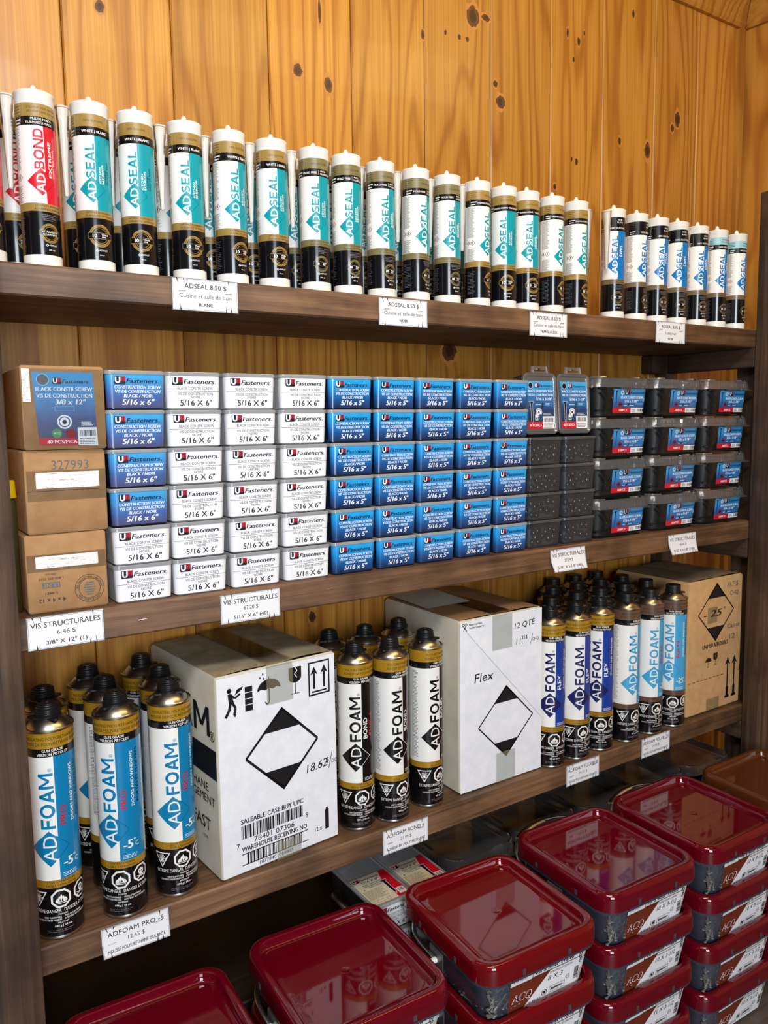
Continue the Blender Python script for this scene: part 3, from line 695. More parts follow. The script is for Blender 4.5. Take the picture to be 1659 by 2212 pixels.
# ------------------------------------------------------------------ tall sealant cartridges on the top shelf
CR = .0237
def cartridge_body():
    g = G(); g.lathe([(.0225, 0), (CR, .0012), (CR, .2125), (CR+.0007, .2135), (CR+.0007, .2152), (CR-.0008, .2162), (.0105, .2172), (.0085, .2176)], WHT, 44); return g.mesh('tube_body')
def cartridge_tip():
    g = G(); pr = []
    for k in range(4): pr += [(.0068-.0010*k, .2172+.0026*k), (.0058-.0010*k, .2188+.0026*k)]
    g.lathe(pr+[(.0024, .2276), (.0012, .2282)], WHT, 20); return g.mesh('tip')
def nozzle_mesh():
    g = G(); g.lathe([(.0094, .2085), (.0094, .2065), (.0086, .2062), (.0084, .196), (.0080, .192), (.0074, .188), (.0030, .098), (.0026, .0965)], NOZ, 22); return g.mesh('nozzle')
def cartridge_label(kind):
    a = Art(); HW = PI*CR
    gold = {'mold': GOLD2, 'dws': mat('label bronze', (118, 100, 72), .3, coat=.4), 'dwst': mat('label bronze', (118, 100, 72), .3, coat=.4)}.get(kind, GOLD)
    col, dcol = {'bond': (RED, DRED), 'dws': (DWSB, mat('label deep dws blue', (0, 84, 146), .3)), 'dwst': (DWSB, MATS.get('label deep dws blue'))}.get(kind, (TEAL, DTEAL))
    a.rect(-HW, .0145, HW, .068, BLK, 1); a.rect(-HW, .068, HW, .078, gold, 1); a.rect(-HW, .078, HW, .172, LWHT, 1)
    if kind in ('dws', 'dwst'):
        a.rect(-HW, .172, HW, .183, BLK, 1); a.rect(-HW, .183, HW, .199, BLK if kind == 'dws' else LTBL, 1)
        a.text('100% SILICONE', .0, .1758, .0034, LWHT, 3, bold=.02)
        ink = LWHT if kind == 'dws' else DGOLD
        a.text('NOIR' if kind == 'dws' else 'TRANSLUCIDE', .004, .192, .003, ink, 3, bold=.03); a.text('BLACK' if kind == 'dws' else 'TRANSLUCENT', .004, .187, .003, ink, 3, bold=.01)
    else:
        a.rect(-HW, .172, HW, .183, BLK, 1); a.rect(-HW, .183, HW, .199, gold, 1)
        if kind == 'bond':
            a.text('SOLVENT FREE ADHESIVE', .002, .1925, .0026, DGOLD, 3); a.text('ADHÉSIF SANS SOLVANT', .002, .1878, .0026, DGOLD, 3)
            for t, u, v, al in (('MULTI', -.0035, .1788, 'r'), ('PURPOSE', -.0035, .1742, 'r'), ('MULTI-', .0, .1788, 'l'), ('USAGE', .0, .1742, 'l')): a.text(t, u, v, .0029, LWHT, 3, al, bold=.02)
            a.rect(-.0020, .174, -.0016, .182, LWHT, 3)
        else:
            a.text('100% SILICONE', .0, .1893, .0027, DGOLD, 3, bold=.01)
            if kind == 'mold':
                a.text('MOLD FREE', -.0035, .176, .003, LWHT, 3, 'r', bold=.03); a.rect(-.001, .1745, -.0007, .181, LWHT, 3); a.text('ANTI-', .002, .1785, .0026, LWHT, 3, 'l', bold=.03); a.text('MOISISSURE', .002, .1745, .0026, LWHT, 3, 'l', bold=.03)
            else: a.text('WHITE | BLANC' if kind == 'white' else 'TRANSLUCENT / TRANSLUCIDE', .001, .1758, .0033 if kind == 'white' else .0027, LWHT, 3, bold=.035)
    for u0 in (-.040,): a.micro(u0+.002, .174, u0+.014, .182, 2, LWHT, 3, seed=5); a.micro(u0, .184, u0+.014, .198, 4, DGOLD, 2, seed=6, fill=.25)
    a.rect(0, .078, .031, .172, col, 2)
    cu, cv, d = -.0055, .1045, .0170
    a.poly([(cu, cv-d), (cu+d, cv), (cu, cv+d), (cu-d, cv)], col, 3)
    a.path([(cu, cv+d), (cu+d, cv), (cu, cv-d)], .0007, dcol, 4)
    a.path([(cu-.0062, cv+d-.0060), (cu, cv+d-.0003), (cu+.0050, cv+d-.0050)], .0009, LWHT, 5)
    a.text('AD', -.0007, .0915, .0110, LWHT, 6, 'l', 90, bold=.03, w=.0225)
    if kind == 'bond':
        a.logo('BOND', -.0007, .1195, .0122, col, 4, .0490)
        a.text('EXTREME', .0085, .111, .0042, LWHT, 4, 'l', 90, bold=.04, w=.043); a.text('CONSTRUCTION', .0128, .111, .0026, LWHT, 4, 'l', 90, w=.035)
    else:
        a.logo('SEAL', -.0007, .1180, .0118, col, 4, .0440)
        if kind in ('dws', 'dwst'): a.text('DWS', .0098, .1225, .0066, LWHT, 4, 'l', 90, bold=.03, w=.021)
        else:
            for t, u, h, m, w_ in (('KITCHEN', .0066, .0028, LWHT, .0205), ('BATHROOM', .0104, .0028, LWHT, .0235), ('CUISINE', .0143, .0024, BLK, .0185), ('SALLE DE BAIN', .0175, .0024, BLK, .029)): a.text(t, u, .1125, h, m, 4, 'l', 90, bold=.03, w=w_)
    t1, t2 = ('ULTIMATE ADHESIVE', 'ADHÉRENCE SUPRÊME') if kind == 'bond' else ('OPTIMAL DURABILITY', 'DURABILITÉ OPTIMALE')
    a.text(t1, .002, .0738, .0025, DGOLD, 3, bold=.02); a.text(t2, .002, .0697, .0025, DGOLD, 3, bold=.02, sh=.15)
    if kind in ('bond', 'mold', 'dws'):
        for k in range(4): a.micro(-.0085+.0008*k, .0635-.0022*k, .0125-.0008*k, .0655-.0022*k, 1, GREY, 3, seed=k, fill=.5)
    bc, bv, R_ = .0018, (.0455 if kind in ('white', 'trans') else .0415), (.0145 if kind in ('white', 'trans') else .0122)
    a.ring(bc, bv, R_*.76, R_, gold, 3, 40); a.ring(bc, bv, R_*.62, R_*.66, gold, 3, 40)
    a.arc('PROFESSIONAL STANDARD', bc, bv, R_*.82, .0016, BLK, 5, 90, 7.4); a.arc('QUALITÉ PROFESSIONNELLE', bc, bv, R_*.82, .0016, BLK, 5, 270, 7.2, True)
    a.rect(bc-R_*1.1, bv-R_*.27, bc+R_*1.1, bv+R_*.27, gold, 6); a.rect(bc-R_*1.07, bv-R_*.23, bc+R_*1.07, bv+R_*.23, BLK, 7)
    if kind == 'bond': a.text('GUARANTEE', bc, bv+.0004, .0018, LWHT, 8, bold=.03, w=R_*1.7); a.text('GARANTIE', bc, bv-.0024, .0018, LWHT, 8, bold=.03, w=R_*1.5)
    else: a.text('10', bc-R_*.5, bv-R_*.15, R_*.32, LWHT, 8, bold=.05); a.text('YEARS', bc+R_*.38, bv+R_*.02, R_*.15, LWHT, 8, bold=.04); a.text('ANS', bc+R_*.3, bv-R_*.17, R_*.15, LWHT, 8, bold=.04)
    for dx, dy in ((0, .0009), (.0012, -.0003), (-.0012, -.0003), (0, -.0015)): a.ngon(-.0030+dx, .0268+dy, .0008, 4, LWHT, 3)
    a.text('ADFAST', -.0008, .0257, .0022, LWHT, 3, 'l', bold=.01); a.text('295 ml' if kind == 'bond' else '304 ml', .0025, .0198, .0021 if kind != 'white' else .0016, LWHT, 3, bold=.03 if kind != 'white' else 0)
    # the panel of small print on the flank, with its warning diamonds
    a.micro(-.046, .119, -.0305, .171, 34, INK, 2, seed=21, fill=.42); a.micro(-.046, .079, -.0305, .1, 14, INK, 2, seed=22, fill=.42)
    for k in (0, 1):
        u, v = -.0345-.0075*k, .1095; a.poly([(u, v-.0048), (u+.0048, v), (u, v+.0048), (u-.0048, v)], DRED, 2); a.poly([(u, v-.0038), (u+.0038, v), (u, v+.0038), (u-.0038, v)], LWHT, 3); a.rect(u-.0006, v-.0020, u+.0006, v+.0022, INK, 4)
    a.micro(-.046, .022, -.030, .062, 16, GREY, 2, seed=23, fill=.3)
    f, nf = cyl(CR+.00012); gg = G(); a.emit(gg, f, step=.0021, eps=.00003, nf=nf); return gg.mesh('label')
TUBE, TIP, NOZM = cartridge_body(), cartridge_tip(), nozzle_mesh()
CLAB = {k: cartridge_label(k) for k in ('bond', 'white', 'mold', 'trans', 'dws', 'dwst')}
KW = {'bond': 'red adhesive tube', 'white': 'teal sealant tube with WHITE band', 'mold': 'teal sealant tube with MOLD FREE band', 'trans': 'teal sealant tube with TRANSLUCENT band', 'dws': 'blue sealant tube with black top band', 'dwst': 'blue sealant tube with pale top band'}
def cartridge(kind, x, y, rot, label, noz=(.0310, .020), group='front row of sealant tubes', z=TT+.0005):
    """rot = bearing of the label's colour edge, measured from the direction of the camera's spot"""
    face = math.atan2(x, y+1.09)
    t = thing('sealant_cartridge', label, 'sealant tube', (x, y, z), 0, group)
    ca, sa = math.cos(face), math.sin(face)
    b_ = mk('tube_body', TUBE, t); mk('tip', TIP, t); l = mk('label', CLAB[kind], t); l.rotation_euler[2] = rot-face
    if noz: n = mk('nozzle', NOZM, t); n.location = (noz[0]*ca+noz[1]*sa, -noz[0]*sa+noz[1]*ca, 0) if noz[1] < 0 else (noz[0], noz[1], 0)
    return t
FRONT = [(.1435, 'bond', .3, 1), (.2114, 'bond', .37, 1), (.2794, 'white', .19, 1), (.3392, 'white', .05, 1), (.4087, 'white', .23, 1), (.4747, 'white', .55, 1), (.5426, 'white', .35, 1), (.615, 'mold', .34, 1), (.6738, 'mold', .42, 1), (.7389, 'mold', .57, 1), (.8097, 'mold', .8, 1), (.8772, 'mold', .6, 1), (.9456, 'trans', .9, 1), (1.0085, 'trans', .25, 1), (1.0655, 'trans', .5, 1), (1.131, 'trans', .9, 0), (1.1967, 'trans', .87, 1),
         (1.3055, 'dws', .42, 2), (1.376, 'dws', .87, 1), (1.4427, 'dws', .68, 0), (1.5102, 'dws', .5, 1), (1.5806, 'dws', .65, 1), (1.6528, 'dwst', .77, 1), (1.7270, 'dwst', .87, 0)]
cnt = {}; tot = {}
for f in FRONT: tot[f[1]] = tot.get(f[1], 0)+1
for i, (x, kind, fr, nz) in enumerate(FRONT):
    k = cnt.get(kind, 0); cnt[kind] = k+1
    pos = '%s front-row tube of its kind counting from the frame-left end' % ORD[k]
    lab = '%s, %s of its kind in the front row' % (KW[kind], ORD[k])
    if kind == 'bond': lab = ('red adhesive tube standing at the end of the top shelf, cut by the picture edge', 'red adhesive tube beside the first teal tube, front row')[k]
    dx = (FRONT[i+1][0]-x)/2 if i+1 < len(FRONT) else .034
    dx = min(dx, .034); noz = {0: None, 1: (dx, math.sqrt(max(0, .0340**2-dx*dx))+.0006), 2: (-.012, -.0335)}[nz]
    jx = math.sin(i*2.7)*.0
    cartridge(kind, x+jx, .0365 if i else .030, math.asin(fr), lab, noz)
BACK = [(.176, 'bond', .5), (.262, 'white', .1), (.318, 'white', .55), (.385, 'white', .8), (.452, 'white', .2), (.522, 'white', .15), (.596, 'mold', .3), (.66, 'mold', .6), (.728, 'mold', .35), (.797, 'mold', .3), (.865, 'mold', .45), (.932, 'mold', .4), (1.0, 'trans', .5), (1.063, 'trans', .4)]
for i, (x, kind, fr) in enumerate(BACK):
    nxt = KW[FRONT[i+1][1]]
    cartridge(kind, x+.015, .102+.002*(i % 2), math.asin(fr), 'sealant tube in the back row, %s counting from the red tubes' % ORD[i], None, 'back row of sealant tubes')

# ------------------------------------------------------------------ foam cans on the lowest visible shelf
RC = .0317
def can_body():
    g = G(); g.lathe([(.029, .0012), (.0305, 0), (.0322, .0012), (.0322, .0032), (.0316, .0045), (.0313, .2945), (.0328, .2955), (.0328, .2975), (.0318, .2985), (.0300, .2965), (.0285, .297), (.0262, .3005), (.0215, .3052), (.0165, .3085), (.014, .3095)], SILV, 48); return g.mesh('can_body', 30)
def valve(flat):
    g = G(); n = 6
    pts = []
    for k in range(72):
        t = 2*PI*k/72; lobe = max(0, math.cos(3*t))**3; pts.append((.0178+.0085*lobe, t))
    vs = [(r*math.sin(t), -r*math.cos(t), z) for z in (.3072, .3100) for r, t in pts]; m = len(pts)
    g.add(vs, [(k, (k+1) % m, m+(k+1) % m, m+k) for k in range(m)]+[tuple(range(m-1, -1, -1)), tuple(range(m, 2*m))], VALVE); tabs = g.mesh('valve_tabs'); g = G()
    if flat: pr = [(.0165, .3095), (.0165, .3180), (.0158, .3186), (.0158, .3196), (.0165, .3202), (.0165, .3250), (.0155, .3262), (.009, .3268), (.003, .3262)]
    else:
        pr = [(.0168, .3095), (.0168, .3112)]
        for k in range(4): z = .3118+.0024*k; pr += [(.0156-.0003*k, z), (.0168-.0004*k, z+.0007), (.0168-.0004*k, z+.0013), (.0154-.0003*k, z+.0019)]
        pr += [(.0152, .3222), (.0150, .3238), (.0125, .3246), (.0122, .3258), (.0095, .3262), (.0092, .3270), (.0025, .3272), (.002, .3262)]
    g.lathe(pr, VALVE, 32); return g.mesh('valve', 30), tabs
def can_label(kind):
    a = Art(); HW = PI*RC
    col, dk, gold, top, cure, sub, wt = {
        'pro': (PROB, DPRO, GOLDC, ('INSULATING POLYURETHANE FOAM', 'MOUSSE DE POLYURÉTHANE ISOLANTE'), ('LOW EXPANSION', 'FAIBLE EXPANSION'), 'PRO', '690 g | 24 oz.'),
        'bond': (BLK, LWHT, GOLDC, ('POLYURETHANE ADHESIVE', 'ADHÉSIF DE POLYURÉTHANE'), ('FAST CURE', 'SÈCHE RAPIDEMENT'), 'BOND', '830 g | 28 oz.'),
        'flex': (FLEXB, NAVY, GOLDC, ('FLEXIBLE INSULATING POLYURETHANE FOAM', 'MOUSSE DE POLYURÉTHANE ISOLANTE'), ('LOW EXPANSION', 'FAIBLE EXPANSION'), 'FLEX', '730 g | 26 oz.'),
        'polar': (SKY, mat('label deep sky', (30, 120, 176), .3), BROWN, ('INSULATING POLYURETHANE FOAM', 'MOUSSE DE POLYURÉTHANE ISOLANTE'), ('MINIMAL EXPANSION', 'EXPANSION MINIMALE'), 'POLAR', '671 g | 24 oz.')}[kind]
    letters = NAVY if kind == 'flex' else col
    dm = NAVY if kind == 'flex' else col
    a.rect(-HW, .0045, HW, .0751, BLK, 1); a.rect(-HW, .0751, HW, .0862, gold, 1); a.rect(-HW, .0862, HW, .2614, LWHT, 1); a.rect(-HW, .2614, HW, .2729, BLK, 1); a.rect(-HW, .2729, HW, .2942, gold, 1)
    a.rect(0, .0862, .0425, .2614, col, 2); a.micro(.044, .09, .058, .255, 70, GREY, 2, seed=4, fill=.4)
    cu, cv, d = -.0115, .1325, .0262
    a.poly([(cu, cv-d), (cu+d, cv), (cu, cv+d), (cu-d, cv)], dm, 3); a.path([(cu, cv+d), (cu+d, cv), (cu, cv-d)], .0007, dk, 4)
    a.path([(cu-.0105, cv+d-.0102), (cu, cv+d-.0005), (cu+.0095, cv+d-.0092)], .0016, LWHT, 5)
    a.text('AD', -.0018, .1135, .0185, LWHT, 6, 'l', 90, bold=.004, w=.0365); a.logo('FOAM', -.0018, .1600, .0192, letters, 5, .0785)
    a.text('®', -.003, .2405, .005, letters, 5, 'l', 90)
    if kind == 'bond':
        a.text('BOND', .0105, .164, .0082, LWHT, 4, 'l', 90, bold=.04, w=.0365); a.text('PLUS', .0195, .168, .0055, RED, 4, 'l', 90, bold=.03, w=.026)
        a.rect(.0150, .204, .0220, .2052, RED, 4); a.rect(.0180, .198, .0192, .2110, RED, 4)
    else:
        a.text(sub, .0130, .163, .0092, LWHT if kind == 'flex' else RED, 4, 'l', 90, bold=.035, w={'PRO': .0275, 'FLEX': .030, 'POLAR': .041}[sub])
        a.text('DOORS AND WINDOWS', .0242, .1645, .0047, LWHT, 4, 'l', 90, bold=.03, w=.081); a.text('PORTES ET FENÊTRES', .0328, .168, .0047, BLK, 4, 'l', 90, bold=.03, w=.080)
    if kind in ('pro', 'polar'):
        n_ = '-5' if kind == 'pro' else '-25'
        a.text(n_, .006, .1035, .0125, LWHT, 4, 'l', bold=.05, w=.0125 if kind == 'pro' else .018); a.ring(.022 if kind == 'pro' else .027, .115, .0009, .0017, LWHT, 4, 12); a.text('C', .0225 if kind == 'pro' else .028, .104, .0065, LWHT, 4, 'l')
    a.micro(.004, .089, .030, .0955, 3, LWHT, 4, seed=8, fill=.35)
    a.text(top[0], .003, .2842, .0043, DGOLD, 3, bold=.015, xs=.82); a.text(top[1], .003, .2772, .0043, DGOLD, 3, bold=.015, xs=.82)
    a.text('GUN GRADE', .0, .2683, .0038, LWHT, 3, bold=.03, xs=.9); a.text('VERSION PISTOLET', .0, .2629, .0038, LWHT, 3, bold=.03, xs=.9)
    a.text(cure[0], .001, .0815, .0036, DGOLD, 3, bold=.015, xs=.92); a.text(cure[1], .001, .0766, .0036, DGOLD, 3, bold=.015, xs=.92)
    # hazard marks: bursting container in a triangle, flame and skull in octagons
    def octo(u, v, r): a.ngon(u, v, r, 8, LWHT, 3, PI/8); a.ngon(u, v, r*.80, 8, BLK, 4, PI/8)
    tu, tv = -.0325, .0595; a.poly([(tu-.0135, tv+.0105), (tu, tv-.0125), (tu+.0135, tv+.0105)], LWHT, 3); a.poly([(tu-.0108, tv+.0088), (tu, tv-.0093), (tu+.0108, tv+.0088)], BLK, 4)
    for k in range(7): t = PI*(.14+.12*k); a.line((tu+.0025*math.cos(t), tv-.001+.0025*math.sin(t)), (tu+.0085*math.cos(t)*(.95 if k in (0, 6) else .8), tv-.001+.0088*math.sin(t)), .0009, LWHT, 5)
    for k in range(5): t = PI*(1.1+.2*k); a.line((tu, tv-.001), (tu+.0036*math.cos(t), tv-.001+.004*math.sin(t)), .0010, LWHT, 5)
    a.ngon(tu, tv-.001, .0022, 8, LWHT, 5)
    ou, ov = -.001, .0585; octo(ou, ov, .0142)
    for s_, hh in ((-.0052, .006), (-.0026, .009), (.0, .0115), (.0028, .0085), (.0054, .0062)): a.poly([(ou+s_-.0021, ov-.005), (ou+s_+.0021, ov-.005), (ou+s_+.0026, ov-.005+hh*.45), (ou+s_+.0004, ov-.005+hh), (ou+s_-.0022, ov-.005+hh*.5)], LWHT, 5)
    for s_ in (-.0014, .0016): a.poly([(ou+s_-.0012, ov-.004), (ou+s_+.0012, ov-.004), (ou+s_, ov+.001)], BLK, 6)
    a.rect(ou-.007, ov-.0072, ou+.007, ov-.0062, LWHT, 5)
    su_, sv_ = .0295, .0605; octo(su_, sv_, .0135); a.ngon(su_, sv_+.002, .0048, 14, LWHT, 5); a.rect(su_-.0026, sv_-.004, su_+.0026, sv_, LWHT, 5)
    for sg in (-1, 1): a.ngon(su_+sg*.002, sv_+.0022, .0013, 8, BLK, 6); a.line((su_-sg*.0075, sv_-.0035), (su_+sg*.0075, sv_-.0072), .0013, LWHT, 5)
    a.text('EXTREME DANGER', -.0015, .0392, .0052, LWHT, 3, 'r', bold=.0, w=.041); a.text('DANGER EXTRÊME', .0025, .0392, .0052, LWHT, 3, 'l', bold=.0, w=.041)
    a.text('POISON', .0005, .0352, .0024, LWHT, 3, bold=.01)
    a.text('VERY FLAMMABLE', -.0015, .0310, .0026, LWHT, 3, 'r', bold=.01, w=.0235); a.text('TRÈS INFLAMMABLE', .0025, .0310, .0026, LWHT, 3, 'l', bold=.01, w=.025)
    a.text('CONTENTS UNDER PRESSURE', -.0015, .0272, .0026, LWHT, 3, 'r', bold=.01, w=.034); a.text('CONTENU SOUS PRESSION', .0025, .0272, .0026, LWHT, 3, 'l', bold=.01, w=.033)
    a.text('IRRITANT', .0005, .0232, .0024, LWHT, 3, bold=.01); a.text(wt, .0005, .0182, .003, LWHT, 3, bold=.03)
    a.micro(-.02, .0105, .02, .0152, 2, GREY, 3, seed=9, fill=.4)
    if kind != 'pro': a.micro(-.058, .095, -.043, .258, 62, GREY, 2, seed=14, fill=.4)
    else: a.micro(-.056, .12, -.0475, .258, 60, GREY, 2, seed=14, fill=.4)
    f, nf = cyl(RC); gg = G(); a.emit(gg, f, step=.0026, eps=.00004, nf=nf); return gg.mesh('label')
CAN, VAL, VALF = can_body(), valve(False), valve(True)
FLAB = {k: can_label(k) for k in ('pro', 'bond', 'flex', 'polar')}
def can(kind, x, y, rot, label, group, flat=False):
    t = thing('foam_can', label, 'foam can', (x, y, LT+.0005), 0, group)
    mk('can_body', CAN, t); l = mk('label', FLAB[kind], t); l.rotation_euler[2] = rot-math.atan2(x, y+1.09)
    v = mk('valve', (VALF if flat else VAL)[0], t); mk('valve_tabs', (VALF if flat else VAL)[1], v); v.rotation_euler[2] = (x*37+y*91) % 2.0
    return t
GR = 'foam cans on the shelf'
can('pro', .1818, .0388, .1, 'blue-and-white foam can at the front corner touching the dark post', GR)
can('pro', .2714, .0347, -.14, 'blue-and-white foam can in front, just above the 12.45 $ price tag', GR)
can('pro', .3508, .042, .358, 'blue-and-white foam can in front, beside the big white symbol carton', GR)
can('pro', .1900, .1180, -.3, 'foam can behind the blue can that touches the post', GR)
can('pro', .2765, .1150, .85, 'foam can directly behind the blue can above the price tag', GR)
can('pro', .2690, .1900, .4, 'rearmost foam can of the file above the 12.45 $ tag', GR)
can('pro', .3620, .1180, .4, 'foam can directly behind the blue can beside the white symbol carton', GR)
can('pro', .3560, .1990, -.2, 'rearmost foam can of the file beside the white symbol carton', GR)
can('bond', .6795, .0495, .347, 'black-and-white foam can in front, against the big white symbol carton', GR)
can('bond', .7455, .0382, .748, 'black-and-white foam can in front, middle of its three above the 21.99 $ tag', GR)
can('bond', .8300, .0475, .911, 'black-and-white foam can in front, beside the dotted-line carton', GR)
can('bond', .7560, .1380, .6, 'foam can behind the first two black-lettered cans', GR)
can('bond', .8350, .1420, .5, 'foam can behind the black-lettered can beside the dotted-line carton', GR)
can('bond', .6850, .1480, .4, 'foam can half hidden behind the white symbol carton next to the black-lettered cans', GR)
can('flex', 1.1345, .0350, .4, 'navy-lettered foam can in front, touching the dotted-line carton', GR)
can('flex', 1.2060, .0330, .68, 'navy-lettered foam can in front, middle of the three', GR)
can('flex', 1.2800, .0345, .25, 'navy-lettered foam can in front, next to the light blue cans', GR)
can('polar', 1.3620, .0320, .927, 'light blue foam can in front, next to the navy cans', GR, True)
can('polar', 1.4400, .0310, .748, 'light blue foam can in front, middle of the three', GR, True)
can('polar', 1.5190, .0290, .2, 'light blue foam can in front, against the tan carton', GR, True)
BK = [(1.2080, .1060, 'flex', 'second back in the file of the navy can touching the carton'), (1.2900, .1100, 'flex', 'second back in the file of the middle navy can'), (1.3640, .1075, 'polar', 'behind the navy can beside the light blue cans'), (1.4420, .1060, 'polar', 'second back in the file of the first light blue can'), (1.5190, .1050, 'polar', 'second back beside the tan carton'),
      (1.2850, .1780, 'flex', 'third back, first of the third row counting from the dotted-line carton'), (1.3640, .1765, 'flex', 'third back, second of the third row counting from the dotted-line carton'), (1.4430, .1765, 'polar', 'third back, third of the third row counting from the dotted-line carton'), (1.5190, .1760, 'polar', 'third back beside the tan carton'),
      (1.3565, .2455, 'flex', 'in the last row by the wall, nearest the dotted-line carton'), (1.4305, .2455, 'polar', 'in the last row by the wall, middle of three'), (1.5080, .2455, 'polar', 'in the last row by the wall, nearest the tan carton')]
for x, y, k, l in BK: can(k, x, y, .3, 'black-capped foam can '+l, GR, True)
# ------------------------------------------------------------------ screw boxes on the middle shelf
ROW = .0537
def u2_logo(a, u, v, k, ink, l=3):
    """the maker's mark: a dark block with a white U and a red slice with a 2, then the word"""
    a.poly([(u+.001*k, v), (u+.0150*k, v), (u+.0160*k, v+.0012*k), (u+.0160*k, v+.0112*k), (u, v+.0112*k), (u, v+.0012*k)], U2NAVY, l)
    a.poly([(u+.0095*k, v+.004*k), (u+.0160*k, v+.004*k), (u+.0160*k, v+.0112*k), (u+.0095*k, v+.0112*k)], U2RED, l+1)
    a.rect(u+.0012*k, v+.0048*k, u+.0034*k, v+.0104*k, PAPER, l+2); a.rect(u+.0068*k, v+.0048*k, u+.0090*k, v+.0104*k, PAPER, l+2)
    for q in range(8):
        p0, p1 = [PI+PI*t/8 for t in (q, q+1)]; cu_, cv_ = u+.0051*k, v+.0049*k
        a.poly([(cu_+.0039*k*math.cos(p0), cv_+.0036*k*math.sin(p0)), (cu_+.0039*k*math.cos(p1), cv_+.0036*k*math.sin(p1)), (cu_+.0017*k*math.cos(p1), cv_+.0015*k*math.sin(p1)), (cu_+.0017*k*math.cos(p0), cv_+.0015*k*math.sin(p0))], PAPER, l+2)
    a.text('2', u+.0128*k, v+.0048*k, .0052*k, U2NAVY, l+2, bold=.03)
    a.text('Fasteners', u+.0172*k, v+.0018*k, .0066*k, ink, l, 'l', bold=.03, sh=.22, w=.0455*k)
    a.rect(u+.0635*k, v+.0018*k, u+.0650*k, v+.0026*k, ink, l)
def box_label(kind):
    a = Art(); hw = .0415
    if kind == 'white':
        a.rect(-hw-.006, .0022, hw+.003, .0482, PAPER, 1); u2_logo(a, -.0325, .0348, 1.0, U2NAVY)
        a.text('BLACK CONSTR SCREW', .0015, .0283, .0037, INK, 3, bold=.0, w=.052); a.rect(-hw+.003, .0260, hw, .0264, INK, 3)
        a.text('VIS DE CONSTRUCTION', .0015, .0205, .0037, INK, 3, bold=.0, w=.052); a.text('NOIRE', .0015, .0160, .0035, INK, 3, w=.014)
        a.text('5/16 X 6"', .0025, .0058, .0082, INK, 3, bold=.02, w=.047)
    else:
        six = kind == 'blue6'
        a.rect(-hw-.004, .0022, hw+.003, .0482, BLUE6 if six else BLUE5, 1); u2_logo(a, -.0300, .0345, .95, U2NAVY)
        a.text('CONSTRUCTION SCREW', .002, .0288, .0042, PAPER, 3, bold=.04, sh=.18, w=.064); a.text('VIS DE CONSTRUCTION', .002, .0228, .0042, PAPER, 3, bold=.04, sh=.18, w=.062)
        a.text('BLACK / NOIR', .002, .0168, .0042, PAPER, 3, bold=.04, sh=.18, w=.039); a.text('5/16 x 6"' if six else '5/16 x 5"', .002, .0068, .0076, PAPER, 3, bold=.05, sh=.15, w=.044)
    sec = lambda v: (.0382+.0024*v/.05, .0765+.002*v/.05, .0075)
    g = G(); a.emit(g, rrmap(sec), step=.002, eps=.00008); return g.mesh('label')
def box_body(m, hw, hd, h=ROW):
    g = G(); g.rr([(0, hw-.0055, hd-.0045, .006), (.0015, hw-.004, hd-.003, .0075), (h-.006, hw-.0016, hd-.001, .0075)], m, n=5, cap=(True, False)); return g
def box_lid(hw, hd, h=ROW, m=HAZE):
    g = G(); g.rr([(h-.0062, hw-.0010, hd-.0004, .0080), (h-.0056, hw, hd+.0008, .0085), (h-.0020, hw, hd+.0008, .0085), (h-.0006, hw-.0008, hd, .0080), (h-.0004, hw-.0030, hd-.002, .006), (h-.0018, hw-.0045, hd-.0035, .005)], m, n=5); return g
def screw_fill(hw, hd, h, seed, top):
    """black pan-head screws seen through the wall: a heap greyed by painted haze, heads pressed against the plastic"""
    R = random.Random(seed); g = G()
    g.rr([(.003, hw-.013, hd-.012, .004), (top, hw-.010, hd-.010, .005)], MASSB, n=3)
    def head(x, y, z, dx, dy):
        r = R.uniform(.0066, .0088); n = 14; ax = Vector((dx, dy, R.uniform(-.5, .5))).normalized(); s = ax.cross(Vector((0, 0, 1))).normalized(); t = s.cross(ax); vs = []
        for rr_, hh in ((r, 0), (r*.92, r*.35), (r*.6, r*.62), (r*.33, r*.66), (r*.28, r*.35)):
            for k in range(n): vs.append(Vector((x, y, z))+ax*hh+s*rr_*math.cos(2*PI*k/n)+t*rr_*math.sin(2*PI*k/n))
        fs = [(j*n+k, j*n+(k+1) % n, (j+1)*n+(k+1) % n, (j+1)*n+k) for j in range(4) for k in range(n)]+[tuple(4*n+k for k in range(n))]
        g.add(vs, [f[::-1] for f in fs], SCREWB)
        b = Vector((x, y, z)); q = b-ax*.02+Vector((R.uniform(-.012, .012), 0, R.uniform(-.012, .012))); q.z = max(q.z, .005); g.tube([b, q], .0021, SCREWB, 5)
    pts = []
    for k in range(400):
        p = (R.uniform(-hw+.0135, hw-.0135), R.uniform(.0095, top-.002))
        if all(math.hypot(p[0]-q[0], p[1]-q[1]) > .0115 for q in pts) and len(pts) < 17: pts.append(p)
    for p in pts: head(p[0], -hd+R.uniform(.0090, .0105), p[1], R.uniform(-.3, .3), -1)
    for k in range(12): head(-hw+R.uniform(.0110, .0125), R.uniform(-hd+.018, hd*.5), R.uniform(.0095, top-.003), -1, R.uniform(-.3, .3))
    return g.mesh('screws')
HW, HD = .0418, .0785
WBODY, BBODY = box_body(clear('milky box plastic', (214, 216, 220), .55, .3), HW, HD).mesh('box_body'), box_body(mat('deep blue box wall', (20, 30, 50), .25, coat=.4), HW, HD).mesh('box_body')
LIDM = box_lid(HW, HD, m=BOXLID).mesh('lid')
BLAB = {k: box_label(k) for k in ('white', 'blue6', 'blue5')}
CX = [.3157, .4002, .4870, .5757, .6625, .7483, .8343, .9225, 1.0108]
R = random.Random(12)
